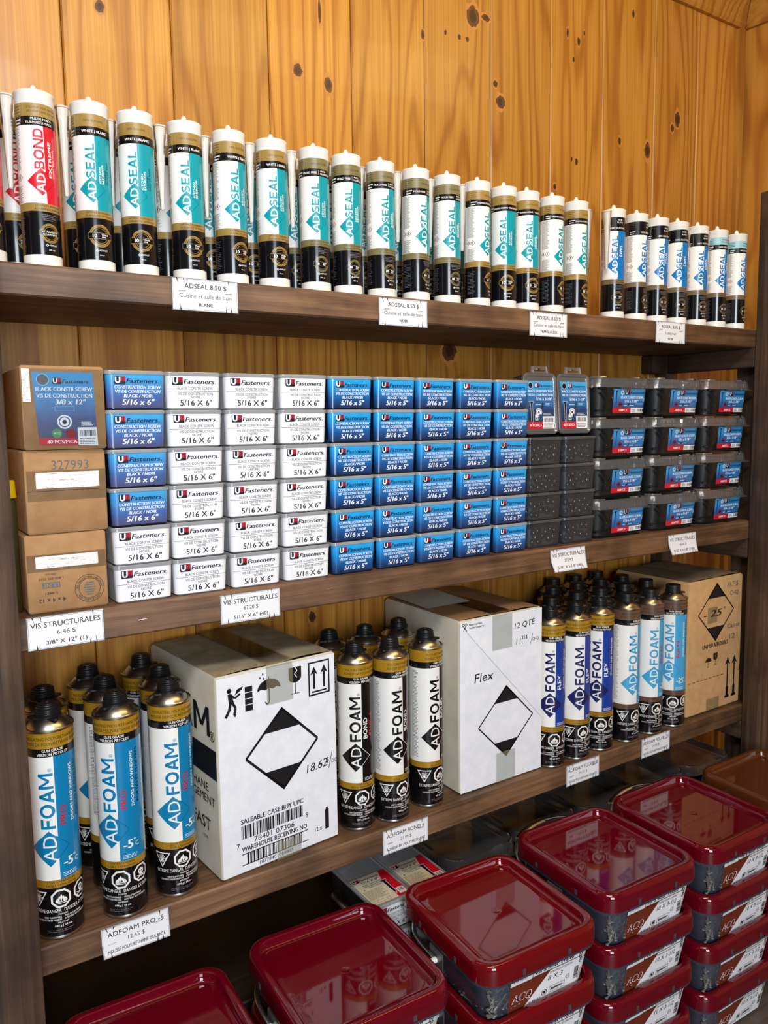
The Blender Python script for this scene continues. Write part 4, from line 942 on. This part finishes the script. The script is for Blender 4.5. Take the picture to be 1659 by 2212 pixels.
for c, x in enumerate(CX):
    for r in range(6):       # r = 0 is the bottom row
        kind = 'white' if (c in (1, 2, 3) or (c == 0 and r < 2)) else ('blue6' if c == 0 else 'blue5')
        nm = {'white': 'white-labelled 6 inch', 'blue6': 'blue-labelled 6 inch', 'blue5': 'blue-labelled 5 inch'}[kind]
        jx = R.uniform(-.0006, .0006); jy = R.uniform(-.002, .002)
        inst('screw_box', [('box_body', WBODY if kind == 'white' else BBODY), ('label', BLAB[kind]), ('lid', LIDM)],
             '%s screw box, %s from the top, %s column from the brown cartons' % (nm, ORD[5-r], ORD[c]), 'screw box', (x+jx, .0115+HD+jy, MT+.0002+ROW*r), math.radians(R.uniform(-.5, .5)), 'labelled screw boxes on the middle shelf')
# clear boxes lying down, their labels on the lids
HW2 = .0462
SB, SL = box_body(SMOKE, HW2, HD).mesh('box_body'), box_lid(HW2, HD, m=HAZE).mesh('lid')
SF = [screw_fill(HW2, HD, ROW, s, .036) for s in (1, 2, 3)]
for c, x in enumerate((1.1000, 1.1955)):
    for r in range(4):
        inst('screw_box', [('box_body', SB), ('screws', SF[(c+r) % 3], None, None, 'stuff'), ('lid', SL)],
             'clear box of black screws, %s from the top, %s column from the blue boxes' % (ORD[3-r], ORD[c]), 'screw box', (x, .0135+HD, MT+.0002+ROW*r), math.radians(R.uniform(-.5, .5)), 'clear boxes of black screws')
def turned(g):   # a loft along the depth, stood upright: (x, y, z) -> (x, -z, y)
    g.v = [(x, -z, y) for x, y, z in g.v]; return g
def upright():
    hw, hh, d = .0432, .0585, .040
    g = G(); g.rr([(0, hw-.005, hh-.005, .007), (.002, hw-.0035, hh-.0035, .009), (d-.005, hw-.001, hh-.001, .010)], SMOKE, n=5); body = turned(g).mesh('box_body')
    g = G(); g.rr([(d-.006, hw+.0006, hh+.0006, .011), (d-.001, hw+.0006, hh+.0006, .011), (d, hw-.0006, hh-.0006, .010), (d, hw-.0045, hh-.0045, .007), (d-.0022, hw-.0058, hh-.0058, .006)], HAZE, n=6); lid = turned(g).mesh('lid')
    g = G(); g.rr([(.006, hw-.010, hh-.010, .004), (d-.009, hw-.008, hh-.008, .004)], MASS, n=3); mass = turned(g).mesh('screws')
    g = G(); t = .0011
    def slab(x0, z0, x1, z1, x2=None, x3=None): # hang tab pieces
        x2 = x0 if x2 is None else x2; x3 = x1 if x3 is None else x3
        g.add([(x0, -d+.002, z0), (x1, -d+.002, z0), (x3, -d+.002, z1), (x2, -d+.002, z1), (x0, -d+.002+t, z0), (x1, -d+.002+t, z0), (x3, -d+.002+t, z1), (x2, -d+.002+t, z1)], [(0, 1, 2, 3), (7, 6, 5, 4), (0, 4, 5, 1), (1, 5, 6, 2), (2, 6, 7, 3), (3, 7, 4, 0)], HAZE)
    slab(-.0235, hh, -.0155, hh+.0135, -.0215, -.0155); slab(.0155, hh, .0235, hh+.0135, .0155, .0215); slab(-.0155, hh, .0155, hh+.0035); slab(-.0155, hh+.0095, .0155, hh+.0135); slab(-.0155, hh+.0065, -.004, hh+.0095); slab(.004, hh+.0065, .0155, hh+.0095)
    tab = g.mesh('hang_tab')
    a = Art(); W = .0355; B, T = -.0485, .0435
    a.rect(-W, B, W, T, BLUEU, 1); a.rect(-W, B, W*.1, B+.0135, RED, 2); a.text('40 PCS/MCA', -W+.0045, B+.0045, .0048, PAPER, 3, 'l', bold=.04, w=.0315)
    a.rect(W*.12, B, W, B+.024, PAPER, 2); a.bars(W*.2, B+.013, W*.92, B+.021, INK, 3, seed=4, n=22); a.micro(W*.2, B+.002, W*.92, B+.011, 4, GREY, 3, seed=2)
    a.ngon(-.0255, T-.0085, .0062, 20, PAPER, 2); a.ngon(-.0255, T-.0085, .0055, 20, INK, 3); u2_logo(a, -.0150, T-.0125, .76, U2NAVY)
    a.text('BLACK CONSTR SCREW', .001, T-.0215, .0046, PAPER, 3, bold=.04, w=.067); a.text('VIS DE CONSTRUCTION', .001, T-.0290, .0046, PAPER, 3, bold=.04, w=.066); a.text('5/16 x 3-1/8"', .010, T-.0375, .0060, PAPER, 3, bold=.04, w=.043)
    a.frame(-.0155, T-.047, .030, T-.0405, .0005, SKY, 3); a.micro(-.0135, T-.0455, .002, T-.0425, 1, PAPER, 3, seed=6); a.micro(.012, T-.0455, .028, T-.0415, 2, PAPER, 3, seed=7); a.line((.003, T-.052), (.0068, T-.039), .0022, INK, 4); a.line((.0015, T-.056), (.003, T-.052), .0012, RED, 4)
    a.ring(-.006, T-.0605, .0062, .0068, PAPER, 3, 28); a.ngon(-.006, T-.0605, .0055, 24, PAPER, 3); a.ngon(-.006, T-.0605, .0024, 6, INK, 4); a.ring(-.006, T-.0605, .0074, .0086, PAPER, 3, 16)
    a.poly([(-.0265, T-.0395), (-.0225, T-.0435), (-.0225, T-.076), (-.0245, T-.082), (-.0265, T-.076), (-.0265, T-.0435), (-.0310, T-.0395), (-.0265, T-.038), (-.0185, T-.0395), (-.0225, T-.0435)][0:1]+[(-.0185, T-.0395), (-.0225, T-.0435), (-.0225, T-.076), (-.0245, T-.082), (-.0265, T-.076), (-.0265, T-.0435), (-.0305, T-.0395)], INK, 4)
    a.path([(-.0180, T-.0390), (-.0220, T-.0437), (-.0220, T-.076), (-.0245, T-.0828), (-.0270, T-.076), (-.0270, T-.0437), (-.0310, T-.0390), (-.0180, T-.0390)], .0005, PAPER, 5)
    a.rect(-.0165, B+.0165, -.0085, B+.0275, PAPER, 3); a.rect(-.0155, B+.0175, -.0095, B+.0215, GREEN, 4); a.poly([(-.005, B+.0285), (.0025, B+.0285), (.0025, B+.02), (-.001, B+.0165), (-.005, B+.02)], SKY, 3); a.poly([(-.0045, B+.028), (.002, B+.028), (.002, B+.0202), (-.001, B+.0172), (-.0045, B+.0202)], BLUEU, 4); a.micro(.006, B+.026, .032, B+.031, 3, PAPER, 3, seed=9)
    g = G(); a.emit(g, plane((0, -d+.0018, 0)), eps=.00005); lab = g.mesh('label')
    return [('box_body', body), ('screws', mass, None, None, 'stuff'), ('label', lab), ('lid', lid), ('hang_tab', tab)]
UP = upright()
for k, (x, rz) in enumerate(((1.0985, 1.0), (1.1915, -1.0))):
    t = inst('screw_box', UP, 'upright clear screw box with hang tab, %s' % ('beside the blue-labelled boxes' if k == 0 else 'beside the round-cornered tubs'), 'screw box', (x, .068, MT+.0004+4*ROW+.0593+.002), math.radians(rz), 'upright clear screw boxes', math.radians(-4))
# a second rank of clear boxes behind them
for k, (x, n) in enumerate(((1.062, 6), (1.160, 6))):
    for r in (range(3, 6) if False else range(6)):
        pass
MB_ = mat('dim blue lid sticker', (60, 70, 84), .4)
def back_box():
    g = box_body(SMOKE, .0462, .038); b = g.mesh('box_body'); l = box_lid(.0462, .038).mesh('lid'); g = G(); g.rr([(.002, .037, .029, .004), (.044, .039, .031, .004)], MASS, n=2); return [('box_body', b), ('screws', g.mesh('screws'), None, None, 'stuff'), ('lid', l)]
BB_ = back_box()
for c, x in enumerate((1.0650, 1.1620, 1.2590)):
    for r in range(6):
        inst('screw_box', BB_, 'rear clear screw box, %s from the top, %s wall-side stack from the blue boxes' % (ORD[5-r], ORD[c]), 'screw box', (x, .2205, MT+.0002+(ROW+.0006)*r), 0, 'rear clear screw boxes')

# round-cornered clear tubs of 100 screws
def tub_parts():
    h, a, b = .0835, .0885, .0875
    g = G(); g.rr([(0, .0745, .0735, .024), (.003, .077, .076, .026), (h-.018, .0825, .0815, .029), (h-.016, .085, .084, .031), (h-.006, .085, .084, .031)], CLEARB, n=8, cap=(True, False)); body = g.mesh('tub_body')
    g = G(); g.rr([(h-.0225, a, b+.001, .031), (h-.006, a-.0022, b-.0022, .031), (h-.0035, a-.0035, b-.0035, .030), (h-.0028, a-.006, b-.006, .028), (h-.0045, a-.010, b-.010, .025), (h-.0045, a-.016, b-.016, .022), (h-.0055, a-.018, b-.018, .021)], HAZE, n=8)
    g.add([(-.030, -b-.001, h-.0220), (a-.018, -b-.001, h-.0220), (a-.016, -b-.0085, h-.0250), (-.028, -b-.0085, h-.0250)], [(0, 1, 2, 3), (3, 2, 1, 0)], HAZE)
    for k in range(12): x = -.052+.0095*k; g.box(x-.0004, -b-.0012, h-.021, x+.0004, -b+.002, h-.009, HAZE)
    for k in range(12): x = -.052+.0095*k; g.box(-a-.0012, x-.0004, h-.021, -a+.002, x+.0004, h-.009, HAZE)
    for (x0, y0, x1, y1) in ((.018, -b+.004, .042, -b+.007), (.018, b-.007, .042, b-.004), (-a+.004, -.02, -a+.007, .01), (a-.007, -.02, a-.004, .01)): g.box(x0, y0, h-.0045, x1, y1, h-.0002, HAZE)
    for sx in (-1, 1):
        for sy in (-1, 1):
            pts = [(sx*(a-.034+.0275*math.cos(t)), sy*(b-.034+.0275*math.sin(t)), h-.002) for t in [PI/2*(.08+.84*k/8) for k in range(9)]]; g.tube(pts, .0019, HAZE, 6)
    lid = g.mesh('lid')
    R = random.Random(77); g = G(); top = .060
    g.rr([(.0035, .067, .066, .018), (top, .0730, .072, .022)], MASS, n=4)
    for k in range(70):
        side = R.choice((0, 0, 1)); z = R.uniform(.008, top); t = R.uniform(0, PI); ln = R.uniform(.015, .04)
        if side == 0: p = Vector((R.uniform(-.06, .06), -.0715-.0045*z/.06, z)); d = Vector((math.cos(t), 0, math.sin(t)))
        else: p = Vector((-.0725-.0045*z/.06, R.uniform(-.05, .05), z)); d = Vector((0, math.cos(t), math.sin(t)))
        q = p+d*ln; q.x = max(min(q.x, .06), -.078); q.y = max(min(q.y, .06), -.0765); q.z = max(min(q.z, top), .006); g.tube([p, q], .0021, SCREWB, 5); g.lathe([(.002, p.z-.002), (.0055, p.z), (.004, p.z+.0022), (.001, p.z+.003)], SCREWB, 9, p.x*.985, p.y*.985)
    fill = g.mesh('screws')
    a_ = Art(); L, R_, B, T = -.034, .070, .009, .0585
    a_.poly([(L+.002, B), (R_-.002, B), (R_, B+.002), (R_, T-.002), (R_-.002, T), (L+.002, T), (L, T-.002), (L, B+.002)], BLUEL, 1)
    a_.poly([(L+.002, B), (L+.055, B), (L+.055, B+.0105), (L, B+.0105), (L, B+.002)], RED, 2); a_.poly([(L+.0555, B), (R_-.002, B), (R_, B+.002), (R_, B+.0105), (L+.0555, B+.0105)], PAPER, 2)
    a_.text('100PCS', L+.020, B+.003, .0048, PAPER, 3, 'l', bold=.04, w=.024); a_.micro(L+.058, B+.0015, L+.073, B+.009, 4, GREY, 3, seed=3); a_.bars(L+.077, B+.002, R_-.003, B+.0085, INK, 3, seed=5, n=22)
    u2_logo(a_, L+.034, T-.0125, 1.0, U2NAVY); a_.ngon(L+.0265, T-.008, .0052, 8, PAPER, 2, PI/8); a_.ngon(L+.0265, T-.008, .0026, 4, BLUEL, 3)
    a_.poly([(L+.006, T-.004), (L+.0135, T-.004), (L+.0105, T-.007), (L+.0102, T-.030), (L+.009, T-.034), (L+.0083, T-.030), (L+.008, T-.007)], INK, 3)
    a_.text('BLACK CONSTR SCREW', L+.057, T-.0205, .0052, PAPER, 3, bold=.05, sh=.1, w=.068); a_.text('5/16 x 3-1/8 "', L+.056, T-.0285, .0054, PAPER, 3, bold=.05, w=.042)
    a_.ngon(L+.022, T-.032, .0056, 20, DRED, 2); a_.rect(L+.017, T-.0335, L+.027, T-.0305, U2NAVY, 3); a_.frame(L+.031, T-.036, L+.068, T-.031, .0005, SKY, 3); a_.line((L+.046, T-.036), (L+.049, T-.029), .0018, INK, 4); a_.micro(L+.034, T-.0348, L+.044, T-.032, 1, PAPER, 3, seed=8); a_.micro(L+.051, T-.0348, L+.066, T-.032, 1, PAPER, 3, seed=9); a_.micro(L+.07, T-.036, L+.1, T-.028, 3, SKY, 3, seed=10); a_.rect(L+.092, T-.027, L+.099, T-.018, LTBL, 3)
    sec = lambda v: (.077+.0055*v/.066, .076+.0055*v/.066, .027)
    g = G(); a_.emit(g, rrmap(sec), step=.003, eps=.00012); lab = g.mesh('label')
    return [('tub_body', body), ('screws', fill, None, None, 'stuff'), ('label', lab), ('lid', lid)]
TUB = tub_parts()
for c, x in enumerate((1.3310, 1.5110, 1.6905)):
    for r in range(4):
        inst('screw_tub', TUB, 'clear tub of 100 screws, %s from the top, %s column from the upright boxes' % (ORD[3-r], ORD[c]), 'screw tub', (x+R.uniform(-.0012, .0012)+.0008*r*0, .1000+R.uniform(-.003, .003), MT+.0004+.0837*r), math.radians(R.uniform(-.8, .8)), 'clear screw tubs on the middle shelf')

# three brown cartons at the end of the middle shelf
def small_carton(h, name, top):
    g = G(); a = .0515; b = .125
    g.rr([(0, a-.002, b-.002, .0015), (.003, a, b, .002), (h-.003, a+.0004, b, .002), (h-.0004, a-.002, b-.002, .0015)], KRAFT, n=2)
    return g.mesh('carton_body')
z = MT+.0003
for k, (x, h, y, rz, lab) in enumerate(((.2158, .1055, .0185, -.4, 'lowest brown carton of the three, printed upside down'), (.2183, .1105, .0165, .6, 'middle brown carton stamped 327993'), (.2243, .1090, .0115, -1.2, 'top brown carton with the blue screw sticker'))):
    t = thing('small_carton', lab, 'box', (x, y+.125, z), math.radians(rz), 'brown cartons at the shelf end'); z += h+.0004
    mk('carton_body', small_carton(h, '', 0), t); a = Art(); tp = []; y0 = -.1252
    if k == 0:
        a.text('4 x 4 x 12', -.0210, .0190, .0052, INK, 2, 'c', 180, bold=.02, w=.034); a.text('S-4481', -.0215, .0275, .0036, INK, 2, 'c', 180, w=.0155)
        a.rect(-.0330, .0330, -.0105, .0405, GREY, 1); a.text('ULINE', -.0217, .0390, .0052, KRAFT, 2, 'c', 180, bold=.03, w=.019); a.text('1-800-295-5510', -.0215, .0470, .0030, INK, 2, 'c', 180, w=.031); a.text('uline.com', -.0215, .0525, .0024, INK, 2, 'c', 180, w=.014)
        a.ring(.0270, .0270, .0186, .0192, INK, 1, 40); a.ring(.0270, .0270, .0136, .0142, INK, 1, 40); a.arc('BOX CERTIFICATE', .0270, .0270, .0150, .0026, INK, 2, 270, 8, True); a.arc('BOX MANUFACTURER CORRUGATED', .0270, .0270, .0148, .0022, INK, 2, 90, 6.4)
        for q in range(6): a.rect(.0190+.002*abs(q-3)*.6, .0180+.0032*q, .0350-.002*abs(q-3)*.6, .0194+.0032*q, GREY, 1)
        a.rect(.024, .018, .0246, .036, GREY, 2)
        tp += [(-.0395, y0-.0006, .0600, .0400, y0-.0003, .0760, STAPE), (-.0500, y0-.0003, .0560, .0505, y0-.0001, .0790, FILM)]
    elif k == 1:
        a.text('327993', .0060, .0845, .0125, GREY, 1, bold=.0, w=.047); a.rect(-.049, .0563, .0495, .0569, INK, 1)
        tp += [(-.0380, y0-.0006, .0600, .0420, y0-.0003, .0810, STAPE), (-.0490, y0-.0003, .0440, .0510, y0-.0001, .0840, FILM)]
    else:
        a.poly([(-.0330, .006), (.0400, .004), (.0375, .1005), (-.0380, .1005)], BLUEC, 1); a.poly([(-.0330, .006), (.0148, .0048), (.0143, .0145), (-.0334, .0155)], RED, 2); a.text('40 PCS/MCA', -.0050, .0078, .0048, PAPER, 3, bold=.04, w=.037)
        a.poly([(.0150, .005), (.0400, .004), (.0392, .0285), (.0146, .0285)], PAPER, 2); a.bars(.0170, .0170, .0375, .0250, INK, 3, seed=2, n=26); a.micro(.0170, .0065, .0375, .0155, 4, GREY, 3, seed=2)
        a.ngon(-.0250, .0905, .0078, 24, LTBL, 2); a.ngon(-.0250, .0905, .0068, 24, GREY, 3); u2_logo(a, -.0135, .0850, .72, U2NAVY)
        a.text('BLACK CONSTR SCREW', .0010, .0760, .0052, PAPER, 3, bold=.04, w=.070); a.text('VIS DE CONSTRUCTION', .0010, .0675, .0052, PAPER, 3, bold=.04, w=.069); a.text('3/8 x 12"', .0080, .0588, .0066, PAPER, 3, bold=.05, sh=.15, w=.038)
        a.frame(-.012, .050, .012, .0565, .0004, LTBL, 3); a.ring(-.0010, .0360, .0072, .0092, PAPER, 3, 24); a.ngon(-.0010, .0360, .0058, 20, PAPER, 3); a.ngon(-.0010, .0360, .0030, 6, INK, 4)
        a.ngon(-.0110, .0210, .0062, 20, GREEN, 2); a.text('ACQ', -.0110, .0200, .0028, PAPER, 3); a.ngon(.0060, .0205, .0062, 20, DRED, 2); a.micro(.0200, .0310, .0360, .0370, 3, PAPER, 3, seed=3)
        tp += [(-.0505, y0-.0010, .0010, .0510, y0-.0008, .1060, FILM), (-.0500, y0-.0014, .062, -.0405, y0-.0011, .104, STAPE)]
    g = G(); a.emit(g, plane((0, y0-(.0003 if k == 2 else 0), 0)), eps=.00006); g.obj('printing', t); [tape(*q, t) for q in tp]
g = G(); bt = thing('glue_bottle', 'slim bottle with a yellow cap between the dark post and brown cartons', 'bottle', (.1535, .05, MT))
g.lathe([(.0075, 0), (.0082, .001), (.0082, .148), (.0058, .152), (.0058, .154)], mat('olive bottle plastic', (62, 56, 26), .4), 24); g.obj('bottle_body', bt)
g = G(); g.lathe([(.0090, .1542), (.0092, .1555), (.0086, .158), (.0080, .1755), (.0066, .1775)], YEL, 24); g.obj('cap', bt)

# ------------------------------------------------------------------ what stands on the bottom shelf, half hidden by the red lids
def flat_label():
    a = Art(); a.rect(-.037, .006, .037, .092, mat('cream sticker', (214, 206, 178), .45), 1); a.poly([(.014, .006), (.037, .006), (.037, .092), (.024, .092), (.014, .06)], RED, 2)
    u2_logo(a, -.0345, .079, .82, U2NAVY); a.text('5/16 X 6"', -.004, .0705, .0062, INK, 3, bold=.03, w=.034); a.text('BLACK CONSTR SCREW', -.004, .0645, .0036, INK, 3, bold=.03, w=.038); a.text('VIS DE CONSTRUCTION', -.004, .0595, .0036, INK, 3, bold=.03, w=.038); a.text('40 PCS / MCA', -.004, .0545, .0036, INK, 3, bold=.03, w=.026)
    a.poly([(.0085, .064), (.0245, .064), (.0205, .0595), (.0195, .024), (.0165, .015), (.0135, .024), (.0125, .0595)], PAPER, 4); a.poly([(.0095, .0632), (.0235, .0632), (.0195, .0588), (.0188, .024), (.0165, .017), (.0142, .024), (.0135, .0588)], INK, 5)
    a.micro(-.034, .022, .008, .05, 9, GREY, 3, seed=6, fill=.35); a.poly([(-.029, .052), (-.0275, .056), (-.026, .052)], INK, 3); a.rect(.021, .012, .036, .030, PAPER, 3); a.bars(.023, .018, .034, .028, INK, 4, seed=3, n=14); a.frame(-.006, .009, .001, .017, .0006, GREY, 3); a.frame(-.026, .009, -.012, .017, .0006, GREY, 3)
    g = G(); a.emit(g, lambda u, v, e: (u, -HD+.001+v, ROW-.0012+e), eps=.00006); return g.mesh('lid_label')
FLB = flat_label()
SLIM = box_body(SMOKE, HW, HD).mesh('box_body'); SLF = screw_fill(HW, HD, ROW, 8, .038)
DT0 = DT+.0003
for c, x in enumerate((.7050, .7905)):
    for r in range(2):
        inst('screw_box', [('box_body', SLIM), ('screws', SLF, None, None, 'stuff'), ('label', BLAB['white']), ('lid', LIDM), ('lid_label', FLB)],
             '%s white-labelled screw box under the shelf, %s the red lids' % (('lower', 'upper')[r], ('nearest the wall gap, behind', 'next to the clear tubs, behind')[c]), 'screw box', (x, -.0285+HD, DT0+ROW*r), 0, 'screw boxes on the bottom shelf')
for c in range(5):
    inst('screw_tub', TUB, 'clear dark-filled tub on the bottom shelf, %s counting from the white-labelled boxes' % ORD[c], 'screw tub', (.9650+.1835*c if c < 4 else 1.6960, .030+.0885, DT0), math.radians((.8, -.6, .4, -.5, .3)[c]), 'clear tubs on the bottom shelf')

# ------------------------------------------------------------------ price tags stapled to the shelf fronts
def tag_art(l1, l2, l3, style):
    a = Art(); W, H = .0487, .0222
    a.rect(-W, -H, W, H, PAPER, 1); a.frame(-W, -H, W, H, .0009, GREY, 2); a.frame(-W+.0018, -H+.0018, W-.0018, H-.0018, .0004, GREY, 2)
    def crack(u, v, dx, dy): a.poly([(u-.0008, v), (u+.0010, v), (u+dx, v+dy)], INK, 3)
    crack(-W+.007, H, .003, -.009); crack(-W+.017, H, .0016, -.0085); crack(W-.014, H, .0004, -.009); crack(-W+.012, -H, -.0008, .0095); crack(W-.019, -H, .0014, .0115); crack(W-.0105, -H, -.0012, .0105)
    if style == 'top':
        a.text(l1, 0, .0085, .0066, INK, 2, bold=.012, w=.0615 if len(l1) > 11 else None); a.text(l2, 0, -.0045, .0060, INK, 2, w=min(.077, .0042*len(l2))); a.text(l3, 0, -.0155, .0047, INK, 2, bold=.04, w=min(.05, .0040*len(l3)))
    else:
        wide = min(.088, .0060*len(l1)+.002)
        a.text(l1, 0, .0070, .0072, INK, 2, bold=.008, w=wide); a.text(l2, 0, -.0040, .0060, INK, 2, w=.0235); a.text(l3, 0, -.0162, .0052, INK, 2, bold=.02, w=min(.083, .0037*len(l3)))
        a.rect(-W+.009, -.003, -W+.020, -.0022, INK, 2) if style == 'low' else None; a.rect(W-.023, .006, W-.012, .0068, INK, 2) if style == 'low' else None
    return a
TAGS = [(.4165, 1.3640, 'ADSEAL 8.50 $', 'Cuisine et salle de bain', 'BLANC', 'top', 0), (.7560, 1.3620, 'ADSEAL 8.50 $', 'Cuisine et salle de bain', 'NOIR', 'top', 0), (1.0870, 1.3610, 'ADSEAL 8.50 $', 'Cuisine et salle de bain', 'TRANSLUCIDE', 'top', 0), (1.4455, 1.3645, 'ADSEAL 8.95 $', 'Extérieur', 'NOIR', 'top', 0),
        (.2050, .9150, 'VIS STRUCTURALES', '6.46 $', '3/8" X 12" (1)', 'mid', 0), (.4690, .9100, 'VIS STRUCTURALES', '67.20 $', '5/16" X 6" (40)', 'mid', 0), (1.1450, .9100, 'VIS STRUCTURALES', '27.29 $', '5/16" X 3-1/8" (40)', 'mid', 1), (1.5035, .9070, 'VIS STRUCTURALES', '68.64 $', '5/16" X 3-1/8" (100)', 'mid', 1),
        (.2745, .4570, 'ADFOAM PRO -5', '12.45 $', 'MOUSSE POLYURÉTHANE ISOLANTE', 'low', .3), (.7480, .4560, 'ADFOAM BOND +', '21.99 $', 'ADHÉSIF DE POLYURÉTHANE', 'low', 0), (1.1965, .4580, 'ADFOAM FLEXIBLE', '14.15 $', 'MOUSSE POLYURÉTHANE ISOLANTE', 'low', 0), (1.4300, .4590, 'ADFOAM POLAR -25', '14.95 $', 'MOUSSE POLYURÉTHANE ISOLANTE', 'low', 0)]
for x, z, l1, l2, l3, st, curl in TAGS:
    t = thing('price_tag', 'white laminated price tag reading %s' % (('8.50 $ ' if '8.50' in l1 else '8.95 $ ')+l3 if st == 'top' else l2), 'price tag', (x, -.0022, z), 0, 'price tags on the shelf edges')
    bend = lambda u, v, e, c=curl: (u*(1-.12*c*(v < 0)*(-v/.022) if u < 0 else 1), -e-.004*c*(v/.022-1)**2*.5-.0008*c*0, v)
    g = G(); P = [(-.0487, -.0222), (.0487, -.0222), (.0487, .0222), (-.0487, .0222)]
    rows = [-.0222+.0444*k/8 for k in range(9)]; vs = []
    for v in rows:
        for u in (-.0487, .0487): vs += [bend(u, v, 0), tuple(map(sum, zip(bend(u, v, 0), (0, .0006, 0))))]
    fs = []
    for k in range(8): o = 4*k; fs += [(o, o+2, o+6, o+4), (o+1, o+5, o+7, o+3), (o, o+4, o+5, o+1), (o+2, o+3, o+7, o+6)]
    fs += [(0, 1, 3, 2), (32, 34, 35, 33)]
    g.add(vs, fs, PAPER)
    sub = Art()
    for pts, m, l in tag_art(l1, l2, l3, st).p:   # cut along the height so that the print follows the curl
        if curl:
            sw = [(v, u) for u, v in pts]
            tr = [[sw[i] for i in q] for q in tessellate_polygon([[Vector((x_, y_, 0)) for x_, y_ in sw]])] if len(sw) > 4 else [sw]
            for q in tr:
                for s_ in strips(q, .00555): sub.p.append(([(b_, a_) for a_, b_ in s_], m, l))
        else: sub.p.append((pts, m, l))
    sub.emit(g, bend, eps=.00007); g.obj('card', t)
    for sx in ((-1, 1) if st != 'mid' else ()):
        g = G(); w_ = .0052; zz = {'top': .004, 'low': -.0026 if sx < 0 else .0064}[st]; xx = sx*.034+(.0 if st == 'top' else sx*-.0005)
        g.tube([(xx-w_, -.0002, zz), (xx-w_, -.0011, zz), (xx+w_, -.0011, zz+.0008), (xx+w_, -.0002, zz+.0008)], .00045, STEEL, 6); g.obj('staple', t)
ST = [(.6062, .9185, 'old staple in the middle shelf edge below the last white box column'), (.6805, .9190, 'old staple in the middle shelf edge below the first blue 5 inch column'), (.9620, .9120, 'old staple in the middle shelf edge below the last blue column'), (1.0270, .9130, 'old staple in the middle shelf edge next to the 27.29 $ tag'), (.3060, .9130, 'old staple in the middle shelf edge beside the 6.46 $ tag')]
for x, z, l in ST:
    g = G(); g.tube([(-.0058, .0012, 0), (-.0058, -.0006, 0), (.0058, -.0006, .0007), (.0058, .0012, .0007)], .0006, STEEL, 6); o = g.obj('staple'); o.location = (x, -.0004, z); tag(o, l, 'staple', 'old staples')
